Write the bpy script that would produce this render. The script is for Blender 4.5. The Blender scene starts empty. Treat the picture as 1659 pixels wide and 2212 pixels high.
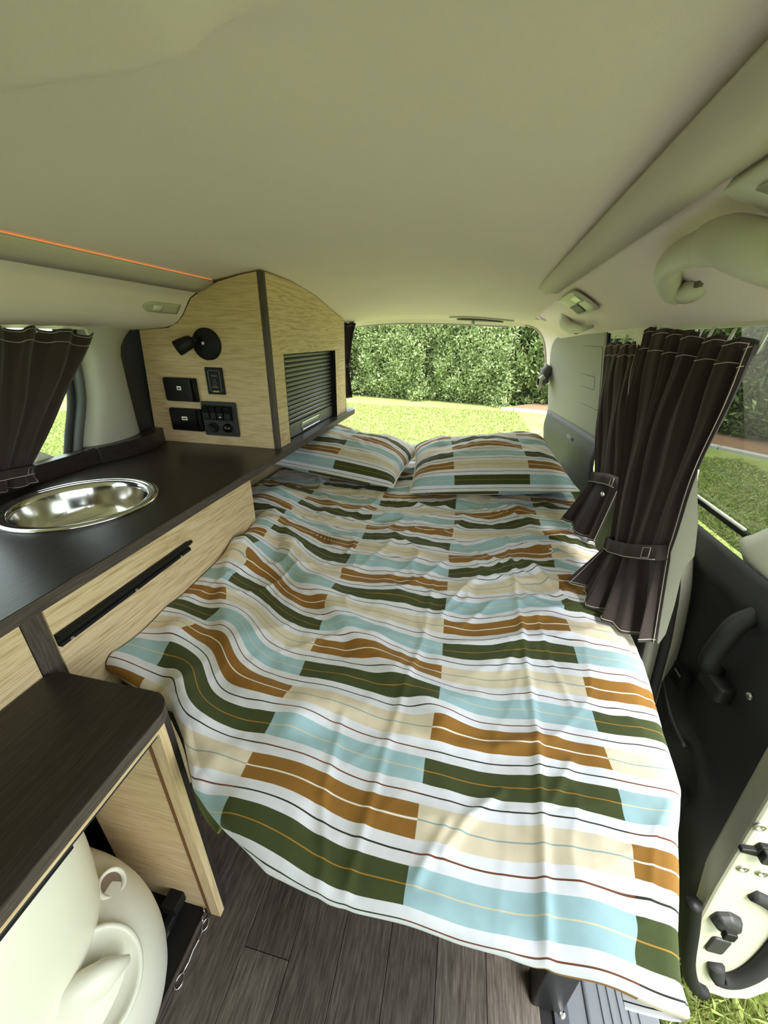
import bpy, bmesh, math, random
import numpy as np
from mathutils import Vector, Matrix

random.seed(7)
rng = np.random.default_rng(7)
scene = bpy.context.scene
col = scene.collection

# ------------------------------------------------------------------ camera
cam_d = bpy.data.cameras.new('camera')
cam_d.sensor_fit = 'HORIZONTAL'
cam_d.sensor_width = 36.0
cam_d.lens = 828.0 / 1659.0 * 36.0
cam_d.clip_start = 0.01
cam_d.clip_end = 300
cam = bpy.data.objects.new('camera', cam_d)
col.objects.link(cam)
RM = ((0.97897218, -0.09982204, 0.17790173),
      (0.2032358, 0.40215891, -0.89272808),
      (0.01756917, 0.91011196, 0.41398979))
mw = Matrix.Identity(4)
for i in range(3):
    for j in range(3):
        mw[i][j] = RM[i][j]
mw[2][3] = 1.0
cam.matrix_world = mw
scene.camera = cam

# ------------------------------------------------------------------ world, sun, exposure
world = bpy.data.worlds.new('sky')
scene.world = world
world.use_nodes = True
wn = world.node_tree.nodes
wn['Background'].inputs[0].default_value = (0.86, 0.94, 1.0, 1)
wn['Background'].inputs[1].default_value = 2.1
sun_d = bpy.data.lights.new('sun', 'SUN')
sun_d.energy = 4.2
sun_d.angle = math.radians(24)
sun_d.color = (1.0, 0.97, 0.90)
sun = bpy.data.objects.new('sun', sun_d)
col.objects.link(sun)
sun.location = (3, -4, 6)
sun.rotation_euler = Vector((-0.14, 0.45, -1.0)).to_track_quat('-Z', 'Y').to_euler()
vs = scene.view_settings
vs.view_transform = 'Standard'
vs.look = 'None'
vs.gamma = 1.0
vs.use_curve_mapping = False
vs.exposure = 1.35
scene.cycles.max_bounces = 10
scene.cycles.diffuse_bounces = 6
scene.cycles.transparent_max_bounces = 12
scene.cycles.sample_clamp_indirect = 8.0

GZ = -0.52        # lawn level
FZ = -0.045       # van floor level


# ------------------------------------------------------------------ materials
def lin(c):
    c = c / 255.0
    return c / 12.92 if c <= 0.04045 else ((c + 0.055) / 1.055) ** 2.4


def rgb(r, g, b):
    return (lin(r), lin(g), lin(b), 1.0)


def new_mat(name):
    m = bpy.data.materials.new(name)
    m.use_nodes = True
    nt = m.node_tree
    return m, nt, nt.nodes, nt.links, nt.nodes['Principled BSDF']


def mat(name, c, rough=0.5, metal=0.0, var=0.0, vscale=6.0, bump=0.0, bscale=300.0, spec=0.5, sheen=0.0, trans=0.0):
    m, nt, N, L, P = new_mat(name)
    P.inputs['Base Color'].default_value = c
    P.inputs['Roughness'].default_value = rough
    P.inputs['Metallic'].default_value = metal
    P.inputs['Specular IOR Level'].default_value = spec
    if sheen:
        P.inputs['Sheen Weight'].default_value = sheen
    tc = N.new('ShaderNodeTexCoord')
    if var:
        n = N.new('ShaderNodeTexNoise')
        n.inputs['Scale'].default_value = vscale
        n.inputs['Detail'].default_value = 4
        L.new(tc.outputs['Object'], n.inputs['Vector'])
        mx = N.new('ShaderNodeMix'); mx.data_type = 'RGBA'
        mx.inputs['A'].default_value = tuple(v * (1 - var) for v in c[:3]) + (1,)
        mx.inputs['B'].default_value = tuple(min(1, v * (1 + var)) for v in c[:3]) + (1,)
        L.new(n.outputs['Fac'], mx.inputs['Factor'])
        L.new(mx.outputs['Result'], P.inputs['Base Color'])
    if bump:
        n2 = N.new('ShaderNodeTexNoise')
        n2.inputs['Scale'].default_value = bscale
        n2.inputs['Detail'].default_value = 3
        L.new(tc.outputs['Object'], n2.inputs['Vector'])
        b = N.new('ShaderNodeBump')
        b.inputs['Strength'].default_value = bump
        b.inputs['Distance'].default_value = 0.002
        L.new(n2.outputs['Fac'], b.inputs['Height'])
        L.new(b.outputs['Normal'], P.inputs['Normal'])
    return m


def wood(name, c1, c2, c3, axis='Y', rough=0.5, stretch=14.0, scale=9.0, rnd=False, bump=0.15, ring=0.06):
    """grain runs along `axis`"""
    m, nt, N, L, P = new_mat(name)
    P.inputs['Roughness'].default_value = rough
    P.inputs['Specular IOR Level'].default_value = 0.35
    tc = N.new('ShaderNodeTexCoord')
    mp = N.new('ShaderNodeMapping')
    s = [stretch, stretch, stretch]
    s['XYZ'.index(axis)] = 1.0
    mp.inputs['Scale'].default_value = s
    src = tc.outputs['Object']
    if rnd:
        oi = N.new('ShaderNodeObjectInfo')
        va = N.new('ShaderNodeVectorMath'); va.operation = 'MULTIPLY_ADD'
        cb = N.new('ShaderNodeCombineXYZ')
        for k in range(3):
            L.new(oi.outputs['Random'], cb.inputs[k])
        va.inputs[1].default_value = (3.7, 9.1, 5.3)
        L.new(cb.outputs[0], va.inputs[0])
        L.new(src, va.inputs[2])
        src = va.outputs[0]
    L.new(src, mp.inputs['Vector'])
    # cathedral figure: distorted low-frequency noise turned into rings
    n1 = N.new('ShaderNodeTexNoise')
    n1.inputs['Scale'].default_value = scale * 0.16
    n1.inputs['Detail'].default_value = 1.5
    n1.inputs['Distortion'].default_value = 0.25
    L.new(mp.outputs[0], n1.inputs['Vector'])
    mul = N.new('ShaderNodeMath'); mul.operation = 'MULTIPLY'; mul.inputs[1].default_value = 70.0
    L.new(n1.outputs['Fac'], mul.inputs[0])
    sn = N.new('ShaderNodeMath'); sn.operation = 'SINE'
    L.new(mul.outputs[0], sn.inputs[0])
    n2 = N.new('ShaderNodeTexNoise')
    n2.inputs['Scale'].default_value = scale * 2.2
    n2.inputs['Detail'].default_value = 5
    n2.inputs['Roughness'].default_value = 0.65
    L.new(mp.outputs[0], n2.inputs['Vector'])
    m1 = N.new('ShaderNodeMath'); m1.operation = 'MULTIPLY_ADD'
    m1.inputs[1].default_value = ring; m1.inputs[2].default_value = 0.0
    L.new(sn.outputs[0], m1.inputs[0])
    ad = N.new('ShaderNodeMath'); ad.operation = 'ADD'
    L.new(m1.outputs[0], ad.inputs[0])
    L.new(n2.outputs['Fac'], ad.inputs[1])
    cr = N.new('ShaderNodeValToRGB')
    cr.color_ramp.elements[0].position = 0.28; cr.color_ramp.elements[0].color = c1
    cr.color_ramp.elements[1].position = 0.72; cr.color_ramp.elements[1].color = c3
    e = cr.color_ramp.elements.new(0.5); e.color = c2
    L.new(ad.outputs[0], cr.inputs['Fac'])
    out = cr.outputs['Color']
    if rnd:
        hv = N.new('ShaderNodeHueSaturation')
        mr = N.new('ShaderNodeMapRange')
        mr.inputs['To Min'].default_value = 0.62; mr.inputs['To Max'].default_value = 1.3
        L.new(oi.outputs['Random'], mr.inputs['Value'])
        L.new(mr.outputs[0], hv.inputs['Value'])
        L.new(out, hv.inputs['Color'])
        out = hv.outputs['Color']
    L.new(out, P.inputs['Base Color'])
    b = N.new('ShaderNodeBump')
    b.inputs['Strength'].default_value = bump
    b.inputs['Distance'].default_value = 0.001
    L.new(n2.outputs['Fac'], b.inputs['Height'])
    L.new(b.outputs['Normal'], P.inputs['Normal'])
    return m


LW = (rgb(182, 154, 112), rgb(204, 179, 138), rgb(216, 194, 154))
MW_Y = wood('light_oak_grain_lengthwise', rgb(172, 142, 98), rgb(208, 184, 143), rgb(222, 201, 162), axis='Y', ring=0.08, stretch=20)
MW_X = wood('light_oak_grain_crosswise', *LW, axis='X')
MW_Z = wood('light_oak_grain_upright', *LW, axis='Z')
DW = (rgb(34, 29, 27), rgb(46, 40, 37), rgb(60, 52, 48))
MD_Y = wood('dark_wenge_lengthwise', *DW, axis='Y', rough=0.33, stretch=20, scale=12, bump=0.25)
MD_Z = wood('dark_wenge_upright', *DW, axis='Z', rough=0.45, stretch=20, scale=12)
ME_Y = wood('dark_edge_lengthwise', rgb(52, 45, 40), rgb(74, 65, 58), rgb(96, 86, 77), axis='Y', rough=0.5, stretch=24, scale=14)
ME_Z = wood('dark_edge_upright', rgb(52, 45, 40), rgb(74, 65, 58), rgb(96, 86, 77), axis='Z', rough=0.5, stretch=24, scale=14)
M_plank = wood('vinyl_plank', rgb(64, 57, 51), rgb(92, 83, 75), rgb(118, 108, 98), axis='Y', rough=0.45, stretch=12, scale=13, rnd=True, bump=0.3)
M_head = mat('headliner_fabric', rgb(238, 224, 220), 0.95, bump=0.25, bscale=900, var=0.03, spec=0.1)
M_cream = mat('cream_plastic', rgb(214, 212, 196), 0.55, bump=0.08, bscale=1200)
M_trimgrey = mat('warm_grey_trim', rgb(198, 188, 178), 0.7, bump=0.1, bscale=1200)
M_grip = mat('grab_handle_plastic', rgb(196, 193, 178), 0.5, bump=0.06, bscale=1500)
M_black = mat('black_plastic', rgb(36, 36, 35), 0.5, bump=0.15, bscale=900)
M_black2 = mat('black_soft_plastic', rgb(46, 46, 45), 0.55, bump=0.2, bscale=700)
M_gloss = mat('black_gloss', rgb(14, 14, 14), 0.12)
M_matblack = mat('matt_black', rgb(17, 17, 17), 0.55, spec=0.3)
M_rubber = mat('rubber_seal', rgb(40, 40, 40), 0.7, spec=0.3)
M_greyrub = mat('grey_window_rubber', rgb(86, 88, 88), 0.6)
M_curtain = mat('brown_black_curtain', rgb(60, 51, 49), 0.85, var=0.10, vscale=25, bump=0.35, bscale=1400, spec=0.15, sheen=0.15)
M_lining = mat('cream_curtain_lining', rgb(226, 226, 208), 0.9, bump=0.2, bscale=1000, spec=0.1)
M_thread = mat('white_thread', rgb(205, 196, 186), 0.9)
M_white = mat('white_plastic', rgb(228, 228, 220), 0.4)
M_steel = mat('polished_steel', (0.72, 0.71, 0.68, 1), 0.13, metal=1.0)
M_steel2 = mat('satin_steel', (0.62, 0.60, 0.56, 1), 0.3, metal=1.0)
M_chrome = mat('chrome', (0.8, 0.8, 0.8, 1), 0.08, metal=1.0)
M_slat = mat('tambour_slat', rgb(84, 84, 76), 0.38)
M_toilet = mat('ivory_toilet_plastic', rgb(232, 228, 208), 0.32, bump=0.03, bscale=700)
M_toilet2 = mat('ivory_tank_plastic', rgb(226, 223, 206), 0.35, bump=0.03, bscale=700)
M_paint = mat('cream_body_paint', rgb(186, 184, 164), 0.28)
M_mattress = mat('dark_mattress', rgb(50, 48, 46), 0.9)
M_leg = mat('black_painted_steel', rgb(24, 24, 24), 0.45)
M_sill = mat('grey_sill_plastic', rgb(92, 96, 102), 0.5, bump=0.15, bscale=800)
M_alu = mat('dark_alu_strip', rgb(70, 72, 76), 0.4, metal=0.6)
M_lens = mat('lamp_lens', rgb(190, 190, 170), 0.2)
M_yellow = mat('yellow_label', rgb(205, 170, 50), 0.5)
M_print = mat('pale_print', rgb(150, 145, 130), 0.5)
M_pink = mat('pink_plastic', rgb(222, 160, 150), 0.5)
M_kerb = mat('concrete_kerb', rgb(168, 166, 160), 0.9, var=0.1, vscale=9, bump=0.4, bscale=60)
M_mulch = mat('bark_mulch', rgb(128, 98, 74), 0.95, var=0.5, vscale=30, bump=1.0, bscale=40)


def led_mat():
    m, nt, N, L, P = new_mat('amber_led')
    P.inputs['Base Color'].default_value = rgb(255, 170, 110)
    P.inputs['Emission Color'].default_value = (1.0, 0.32, 0.10, 1)
    P.inputs['Emission Strength'].default_value = 0.20
    return m


M_led = led_mat()


def glass_mat(name, tint, refl=0.06):
    m = bpy.data.materials.new(name)
    m.use_nodes = True
    nt = m.node_tree
    N, L = nt.nodes, nt.links
    N.remove(N['Principled BSDF'])
    t = N.new('ShaderNodeBsdfTransparent'); t.inputs[0].default_value = tint
    g = N.new('ShaderNodeBsdfGlossy'); g.inputs['Roughness'].default_value = 0.02
    lw_ = N.new('ShaderNodeLayerWeight'); lw_.inputs['Blend'].default_value = 0.5
    pw_ = N.new('ShaderNodeMath'); pw_.operation = 'POWER'; pw_.inputs[1].default_value = 4.0
    L.new(lw_.outputs['Facing'], pw_.inputs[0])
    f = N.new('ShaderNodeMath'); f.operation = 'MULTIPLY_ADD'; f.inputs[1].default_value = 0.5; f.inputs[2].default_value = 0.035
    L.new(pw_.outputs[0], f.inputs[0])
    mx = N.new('ShaderNodeMixShader')
    L.new(f.outputs[0], mx.inputs[0]); L.new(t.outputs[0], mx.inputs[1]); L.new(g.outputs[0], mx.inputs[2])
    L.new(mx.outputs[0], N['Material Output'].inputs['Surface'])
    return m


M_tint = glass_mat('tinted_glass', (0.20, 0.215, 0.20, 1))
M_clear = glass_mat('clear_glass', (0.86, 0.9, 0.87, 1))


def stripe_mat():
    """bedlinen: rows of colour bars on white, thin lines between; UV = (column, row)"""
    m, nt, N, L, P = new_mat('striped_bedlinen')
    P.inputs['Roughness'].default_value = 0.85
    P.inputs['Specular IOR Level'].default_value = 0.15
    P.inputs['Sheen Weight'].default_value = 0.08

    def M(op, a, b=None, c=None):
        n = N.new('ShaderNodeMath'); n.operation = op
        for k, v in enumerate((a, b, c)):
            if v is None:
                continue
            if isinstance(v, (int, float)):
                n.inputs[k].default_value = v
            else:
                L.new(v, n.inputs[k])
        return n.outputs[0]

    def ramp(fac, cols):
        cr = N.new('ShaderNodeValToRGB')
        cr.color_ramp.interpolation = 'CONSTANT'
        n = len(cols)
        cr.color_ramp.elements[0].position = 0; cr.color_ramp.elements[0].color = cols[0]
        cr.color_ramp.elements[1].position = 1.0 / n; cr.color_ramp.elements[1].color = cols[1]
        for k in range(2, n):
            e = cr.color_ramp.elements.new(k / n); e.color = cols[k]
        L.new(fac, cr.inputs['Fac'])
        return cr.outputs['Color']

    def mix(f, a, b):
        mx = N.new('ShaderNodeMix'); mx.data_type = 'RGBA'
        L.new(f, mx.inputs['Factor'])
        for k, v in (('A', a), ('B', b)):
            if isinstance(v, tuple):
                mx.inputs[k].default_value = v
            else:
                L.new(v, mx.inputs[k])
        return mx.outputs['Result']

    uv = N.new('ShaderNodeUVMap'); uv.uv_map = 'UVMap'
    sp = N.new('ShaderNodeSeparateXYZ')
    L.new(uv.outputs[0], sp.inputs[0])
    u, v = sp.outputs[0], sp.outputs[1]
    cidx = M('FLOOR', u); ridx = M('FLOOR', v); fv = M('FRACT', v)
    par = M('FLOORED_MODULO', cidx, 2.0)
    idx = M('FLOORED_MODULO', M('ADD', M('MULTIPLY_ADD', par, 2.0, 1.0), ridx), 4.0)
    fac = M('DIVIDE', M('ADD', idx, 0.5), 4.0)
    BLUE, CREAM, GREEN, BROWN = rgb(160, 190, 196), rgb(220, 206, 180), rgb(68, 76, 42), rgb(146, 104, 46)
    WHITE = rgb(226, 226, 232)
    band = ramp(fac, [BLUE, CREAM, GREEN, BROWN])
    line = ramp(fac, [rgb(214, 204, 170), rgb(150, 168, 165), rgb(170, 125, 50), rgb(240, 232, 215)])
    gapl = ramp(fac, [rgb(110, 66, 44), rgb(52, 52, 40), rgb(52, 52, 40), rgb(110, 66, 44)])
    lw = ramp(fac, [(0.012,) * 3 + (1,), (0.014,) * 3 + (1,), (0.011,) * 3 + (1,), (0.017,) * 3 + (1,)])
    m_band = M('LESS_THAN', fv, 0.585)
    m_line = M('LESS_THAN', M('ABSOLUTE', M('SUBTRACT', fv, 0.293)), lw)
    m_gap = M('LESS_THAN', M('ABSOLUTE', M('SUBTRACT', fv, 0.79)), 0.015)
    c = mix(m_gap, WHITE, gapl)
    c = mix(m_band, c, mix(m_line, band, line))
    # slight weave tint
    tc = N.new('ShaderNodeTexCoord')
    nz = N.new('ShaderNodeTexNoise'); nz.inputs['Scale'].default_value = 60; nz.inputs['Detail'].default_value = 5
    L.new(tc.outputs['Object'], nz.inputs['Vector'])
    hv = N.new('ShaderNodeHueSaturation')
    mr = N.new('ShaderNodeMapRange'); mr.inputs['To Min'].default_value = 0.90; mr.inputs['To Max'].default_value = 1.08
    L.new(nz.outputs['Fac'], mr.inputs['Value']); L.new(mr.outputs[0], hv.inputs['Value']); L.new(c, hv.inputs['Color'])
    L.new(hv.outputs['Color'], P.inputs['Base Color'])
    # fine crumple relief
    mp = N.new('ShaderNodeMapping'); mp.inputs['Scale'].default_value = (1.0, 0.55, 1.0); mp.inputs['Rotation'].default_value = (0, 0, 0.5)
    L.new(tc.outputs['Object'], mp.inputs['Vector'])
    n1 = N.new('ShaderNodeTexNoise'); n1.inputs['Scale'].default_value = 26; n1.inputs['Detail'].default_value = 3; n1.inputs['Distortion'].default_value = 0.8
    L.new(mp.outputs[0], n1.inputs['Vector'])
    n1.noise_type = 'RIDGED_MULTIFRACTAL' if hasattr(n1, 'noise_type') else n1.noise_type
    b1 = N.new('ShaderNodeBump'); b1.inputs['Strength'].default_value = 0.22; b1.inputs['Distance'].default_value = 0.004
    L.new(n1.outputs['Fac'], b1.inputs['Height'])
    n2 = N.new('ShaderNodeTexNoise'); n2.inputs['Scale'].default_value = 900; n2.inputs['Detail'].default_value = 2
    L.new(tc.outputs['Object'], n2.inputs['Vector'])
    b2 = N.new('ShaderNodeBump'); b2.inputs['Strength'].default_value = 0.15; b2.inputs['Distance'].default_value = 0.001
    L.new(n2.outputs['Fac'], b2.inputs['Height']); L.new(b1.outputs[0], b2.inputs['Normal'])
    L.new(b2.outputs[0], P.inputs['Normal'])
    return m


M_linen = stripe_mat()


def leaf_mat(name, ca, cb, cc, rough=0.45):
    m, nt, N, L, P = new_mat(name)
    P.inputs['Roughness'].default_value = rough
    P.inputs['Specular IOR Level'].default_value = 0.35
    g = N.new('ShaderNodeNewGeometry')
    cr = N.new('ShaderNodeValToRGB')
    cr.color_ramp.elements[0].color = ca; cr.color_ramp.elements[1].color = cc
    e = cr.color_ramp.elements.new(0.5); e.color = cb
    L.new(g.outputs['Random Per Island'], cr.inputs['Fac'])
    L.new(cr.outputs[0], P.inputs['Base Color'])
    tr = N.new('ShaderNodeBsdfTranslucent')
    L.new(cr.outputs[0], tr.inputs['Color'])
    mx = N.new('ShaderNodeMixShader'); mx.inputs[0].default_value = 0.3
    L.new(P.outputs[0], mx.inputs[1]); L.new(tr.outputs[0], mx.inputs[2])
    L.new(mx.outputs[0], N['Material Output'].inputs['Surface'])
    return m


M_leaf1 = leaf_mat('hedge_leaf', rgb(116, 136, 84), rgb(148, 166, 108), rgb(184, 196, 148))
M_leaf2 = leaf_mat('laurel_leaf', rgb(94, 116, 66), rgb(122, 142, 86), rgb(160, 174, 120), 0.3)
M_core = mat('hedge_light_block', rgb(52, 58, 34), 0.9, var=0.4, vscale=10)
M_blade = leaf_mat('grass_blade', rgb(128, 146, 76), rgb(158, 172, 96), rgb(190, 190, 134), 0.55)


def lawn_mat():
    m, nt, N, L, P = new_mat('mown_lawn')
    P.inputs['Roughness'].default_value = 0.9
    P.inputs['Specular IOR Level'].default_value = 0.1
    tc = N.new('ShaderNodeTexCoord')
    n1 = N.new('ShaderNodeTexNoise'); n1.inputs['Scale'].default_value = 28; n1.inputs['Detail'].default_value = 8; n1.inputs['Roughness'].default_value = 0.75
    n2 = N.new('ShaderNodeTexNoise'); n2.inputs['Scale'].default_value = 1.3; n2.inputs['Detail'].default_value = 5
    L.new(tc.outputs['Object'], n1.inputs['Vector']); L.new(tc.outputs['Object'], n2.inputs['Vector'])
    ad = N.new('ShaderNodeMath'); ad.operation = 'MULTIPLY_ADD'; ad.inputs[1].default_value = 0.45
    L.new(n2.outputs['Fac'], ad.inputs[0]); 
    sc_ = N.new('ShaderNodeMath'); sc_.operation = 'MULTIPLY'; sc_.inputs[1].default_value = 0.62
    L.new(n1.outputs['Fac'], sc_.inputs[0]); L.new(sc_.outputs[0], ad.inputs[2])
    cr = N.new('ShaderNodeValToRGB')
    cr.color_ramp.elements[0].position = 0.33; cr.color_ramp.elements[0].color = rgb(112, 128, 66)
    cr.color_ramp.elements[1].position = 0.72; cr.color_ramp.elements[1].color = rgb(186, 192, 122)
    e = cr.color_ramp.elements.new(0.52); e.color = rgb(150, 164, 92)
    L.new(ad.outputs[0], cr.inputs['Fac']); L.new(cr.outputs[0], P.inputs['Base Color'])
    b = N.new('ShaderNodeBump'); b.inputs['Strength'].default_value = 1.0; b.inputs['Distance'].default_value = 0.03
    L.new(n1.outputs['Fac'], b.inputs['Height']); L.new(b.outputs[0], P.inputs['Normal'])
    return m


M_lawn = lawn_mat()


# ------------------------------------------------------------------ mesh helpers
def V(*a):
    return np.array(a, float)


class MB:
    def __init__(s):
        s.v = []; s.f = []; s.uv = None

    def add(s, vs_, fs):
        o = len(s.v)
        s.v.extend([tuple(map(float, p)) for p in vs_])
        s.f.extend([tuple(i + o for i in f) for f in fs])
        return s

    def box(s, x0, x1, y0, y1, z0, z1):
        return s.add([(x0, y0, z0), (x1, y0, z0), (x1, y1, z0), (x0, y1, z0), (x0, y0, z1), (x1, y0, z1), (x1, y1, z1), (x0, y1, z1)],
                     [(3, 2, 1, 0), (4, 5, 6, 7), (0, 1, 5, 4), (1, 2, 6, 5), (2, 3, 7, 6), (3, 0, 4, 7)])

    def prism(s, poly, axis, a0, a1):
        """poly: 2-D points in the two other axes (in xyz order), extruded along axis"""
        def p3(p, a):
            q = list(p); q.insert('xyz'.index(axis), a); return tuple(q)
        n = len(poly)
        return s.add([p3(p, a0) for p in poly] + [p3(p, a1) for p in poly],
                     [tuple(range(n))[::-1], tuple(range(n, 2 * n))] + [(i, (i + 1) % n, n + (i + 1) % n, n + i) for i in range(n)])

    def tube(s, pts, r, n=8, closed=False, flat=None):
        pts = [np.array(p, float) for p in pts]
        m = len(pts)
        rs = r if hasattr(r, '__len__') else [r] * m
        rings = []
        ref = None
        for i in range(m):
            a = pts[(i - 1) % m] if (closed or i > 0) else pts[i]
            b = pts[(i + 1) % m] if (closed or i < m - 1) else pts[i]
            t = b - a; t = t / (np.linalg.norm(t) + 1e-12)
            if ref is None:
                ref = np.array([0, 0, 1.0]) if abs(t[2]) < 0.9 else np.array([1.0, 0, 0])
            u = ref - t * ref.dot(t)
            if np.linalg.norm(u) < 1e-6:
                u = np.cross(t, [1, 0, 0])
            u /= np.linalg.norm(u); w = np.cross(t, u)
            ref = u
            ku, kw = flat if flat else (1, 1)
            rings.append([pts[i] + rs[i] * (ku * math.cos(2 * math.pi * k / n) * u + kw * math.sin(2 * math.pi * k / n) * w) for k in range(n)])
        vs_ = [p for r_ in rings for p in r_]
        fs = []
        for i in range(m if closed else m - 1):
            j = (i + 1) % m
            for k in range(n):
                fs.append((i * n + k, i * n + (k + 1) % n, j * n + (k + 1) % n, j * n + k))
        if not closed:
            fs += [tuple(range(n))[::-1], tuple((m - 1) * n + k for k in range(n))]
        return s.add(vs_, fs)

    def lathe(s, prof, c, d=(0, 0, 1), n=32, caps=True):
        """prof: (radius, height) along direction d from centre c"""
        d = np.array(d, float); d /= np.linalg.norm(d)
        a = np.array([1.0, 0, 0]) if abs(d[0]) < 0.9 else np.array([0, 1.0, 0])
        u = np.cross(d, a); u /= np.linalg.norm(u); w = np.cross(d, u)
        c = np.array(c, float)
        vs_ = []
        for (r, h) in prof:
            for k in range(n):
                t = 2 * math.pi * k / n
                vs_.append(c + d * h + r * (math.cos(t) * u + math.sin(t) * w))
        fs = []
        m = len(prof)
        for i in range(m - 1):
            for k in range(n):
                fs.append((i * n + k, i * n + (k + 1) % n, (i + 1) * n + (k + 1) % n, (i + 1) * n + k))
        if caps:
            fs += [tuple(range(n))[::-1], tuple((m - 1) * n + k for k in range(n))]
        return s.add(vs_, fs)

    def grid(s, P):
        """P: array (nu, nv, 3)"""
        P = np.asarray(P, float)
        nu, nv = P.shape[:2]
        o = len(s.v)
        s.v.extend(map(tuple, P.reshape(-1, 3)))
        for i in range(nu - 1):
            for j in range(nv - 1):
                s.f.append((o + i * nv + j, o + (i + 1) * nv + j, o + (i + 1) * nv + j + 1, o + i * nv + j + 1))
        return s

    def rbox(s, x0, x1, y0, y1, z0, z1, r, axis='z', n=5):
        """box with rounded corners in the plane across `axis`"""
        lo = [x0, y0, z0]; hi = [x1, y1, z1]
        k = 'xyz'.index(axis)
        ia, ib = [i for i in range(3) if i != k]
        pts = []
        for (ca, cb, t0) in ((hi[ia] - r, hi[ib] - r, 0), (lo[ia] + r, hi[ib] - r, 90), (lo[ia] + r, lo[ib] + r, 180), (hi[ia] - r, lo[ib] + r, 270)):
            for q in range(n + 1):
                t = math.radians(t0 + 90 * q / n)
                pts.append((ca + r * math.cos(t), cb + r * math.sin(t)))
        return s.prism(pts, axis, lo[k], hi[k])

    def build(s, name, m, parent=None, smooth=False, bevel=0.0, solid=0.0, sub=0, loc=None, recalc=True, bseg=2):
        v = np.array(s.v, float)
        if parent is not None:
            org = ORG[parent.name]
        elif loc is not None:
            org = np.array(loc, float)
        else:
            lo, hi = v.min(0), v.max(0)
            org = np.array([(lo[0] + hi[0]) / 2, (lo[1] + hi[1]) / 2, lo[2]])
        me = bpy.data.meshes.new(name)
        me.from_pydata([tuple(p) for p in (v - org)], [], s.f)
        if recalc:
            bm = bmesh.new(); bm.from_mesh(me)
            bmesh.ops.recalc_face_normals(bm, faces=bm.faces)
            bm.to_mesh(me); bm.free()
        if smooth:
            me.polygons.foreach_set('use_smooth', [True] * len(me.polygons))
        me.materials.append(m)
        o = bpy.data.objects.new(name, me)
        col.objects.link(o)
        if parent is not None:
            o.parent = parent
        else:
            o.location = org
        ORG[o.name] = org
        if bevel:
            b = o.modifiers.new('bevel', 'BEVEL'); b.width = bevel; b.segments = bseg; b.limit_method = 'ANGLE'; b.angle_limit = math.radians(40)
        if solid:
            d = o.modifiers.new('solid', 'SOLIDIFY'); d.thickness = solid; d.offset = -1
        if sub:
            d = o.modifiers.new('sub', 'SUBSURF'); d.levels = sub; d.render_levels = sub
        return o


ORG = {}


def tag(o, label, cat=None, group=None, kind=None):
    o['label'] = label
    if cat:
        o['category'] = cat
    if group:
        o['group'] = group
    if kind:
        o['kind'] = kind
    return o


def thing(name, label, cat, loc, group=None, kind=None):
    o = bpy.data.objects.new(name, None)
    o.empty_display_size = 0.05
    col.objects.link(o)
    o.location = loc
    ORG[o.name] = np.array(loc, float)
    return tag(o, label, cat, group, kind)


def text_mesh(txt, size, mtx, m, parent, name='lettering'):
    cu = bpy.data.curves.new('txt', 'FONT')
    cu.body = txt; cu.size = size; cu.extrude = 0.0002; cu.align_x = 'CENTER'; cu.align_y = 'CENTER'
    t = bpy.data.objects.new('txt', cu)
    col.objects.link(t)
    dg = bpy.context.evaluated_depsgraph_get()
    me = bpy.data.meshes.new_from_object(t.evaluated_get(dg))
    bpy.data.objects.remove(t); bpy.data.curves.remove(cu)
    me.transform(mtx)
    me.transform(Matrix.Translation(-Vector(ORG[parent.name])))
    me.materials.clear(); me.materials.append(m)
    o = bpy.data.objects.new(name, me)
    col.objects.link(o); o.parent = parent
    ORG[o.name] = ORG[parent.name]
    return o


def sstep(a, b, x):
    t = np.clip((np.asarray(x, float) - a) / (b - a), 0, 1)
    return t * t * (3 - 2 * t)


def vnoise(x, y, seed=0):
    """smooth value noise on arrays"""
    r = np.random.default_rng(seed).random((64, 64)) * 2 - 1
    xi = np.floor(x).astype(int); yi = np.floor(y).astype(int)
    fx = x - xi; fy = y - yi
    fx = fx * fx * (3 - 2 * fx); fy = fy * fy * (3 - 2 * fy)
    a = r[xi % 64, yi % 64]; b = r[(xi + 1) % 64, yi % 64]; c = r[xi % 64, (yi + 1) % 64]; d = r[(xi + 1) % 64, (yi + 1) % 64]
    return (a * (1 - fx) + b * fx) * (1 - fy) + (c * (1 - fx) + d * fx) * fy


def resample(pts, n):
    pts = np.array(pts, float)
    t = np.linspace(0, 1, len(pts))
    # smooth (Catmull-Rom)
    out = []
    for q in np.linspace(0, len(pts) - 1, n):
        i = min(int(q), len(pts) - 2); f = q - i
        p0 = pts[max(i - 1, 0)]; p1 = pts[i]; p2 = pts[i + 1]; p3 = pts[min(i + 2, len(pts) - 1)]
        out.append(0.5 * ((2 * p1) + (-p0 + p2) * f + (2 * p0 - 5 * p1 + 4 * p2 - p3) * f * f + (-p0 + 3 * p1 - 3 * p2 + p3) * f ** 3))
    return np.array(out)


def struct(o, label, cat):
    return tag(o, label, cat, None, 'structure')


# ================================================================== THE SETTING
# ---- lawn
m = MB(); g = np.zeros((2, 2, 3))
for i, x in enumerate((-40, 40)):
    for j, y in enumerate((-30, 45)):
        g[i, j] = (x, y, GZ)
m.grid(g)
struct(m.build('lawn', M_lawn), 'mown green lawn around the van', 'lawn')

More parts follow.
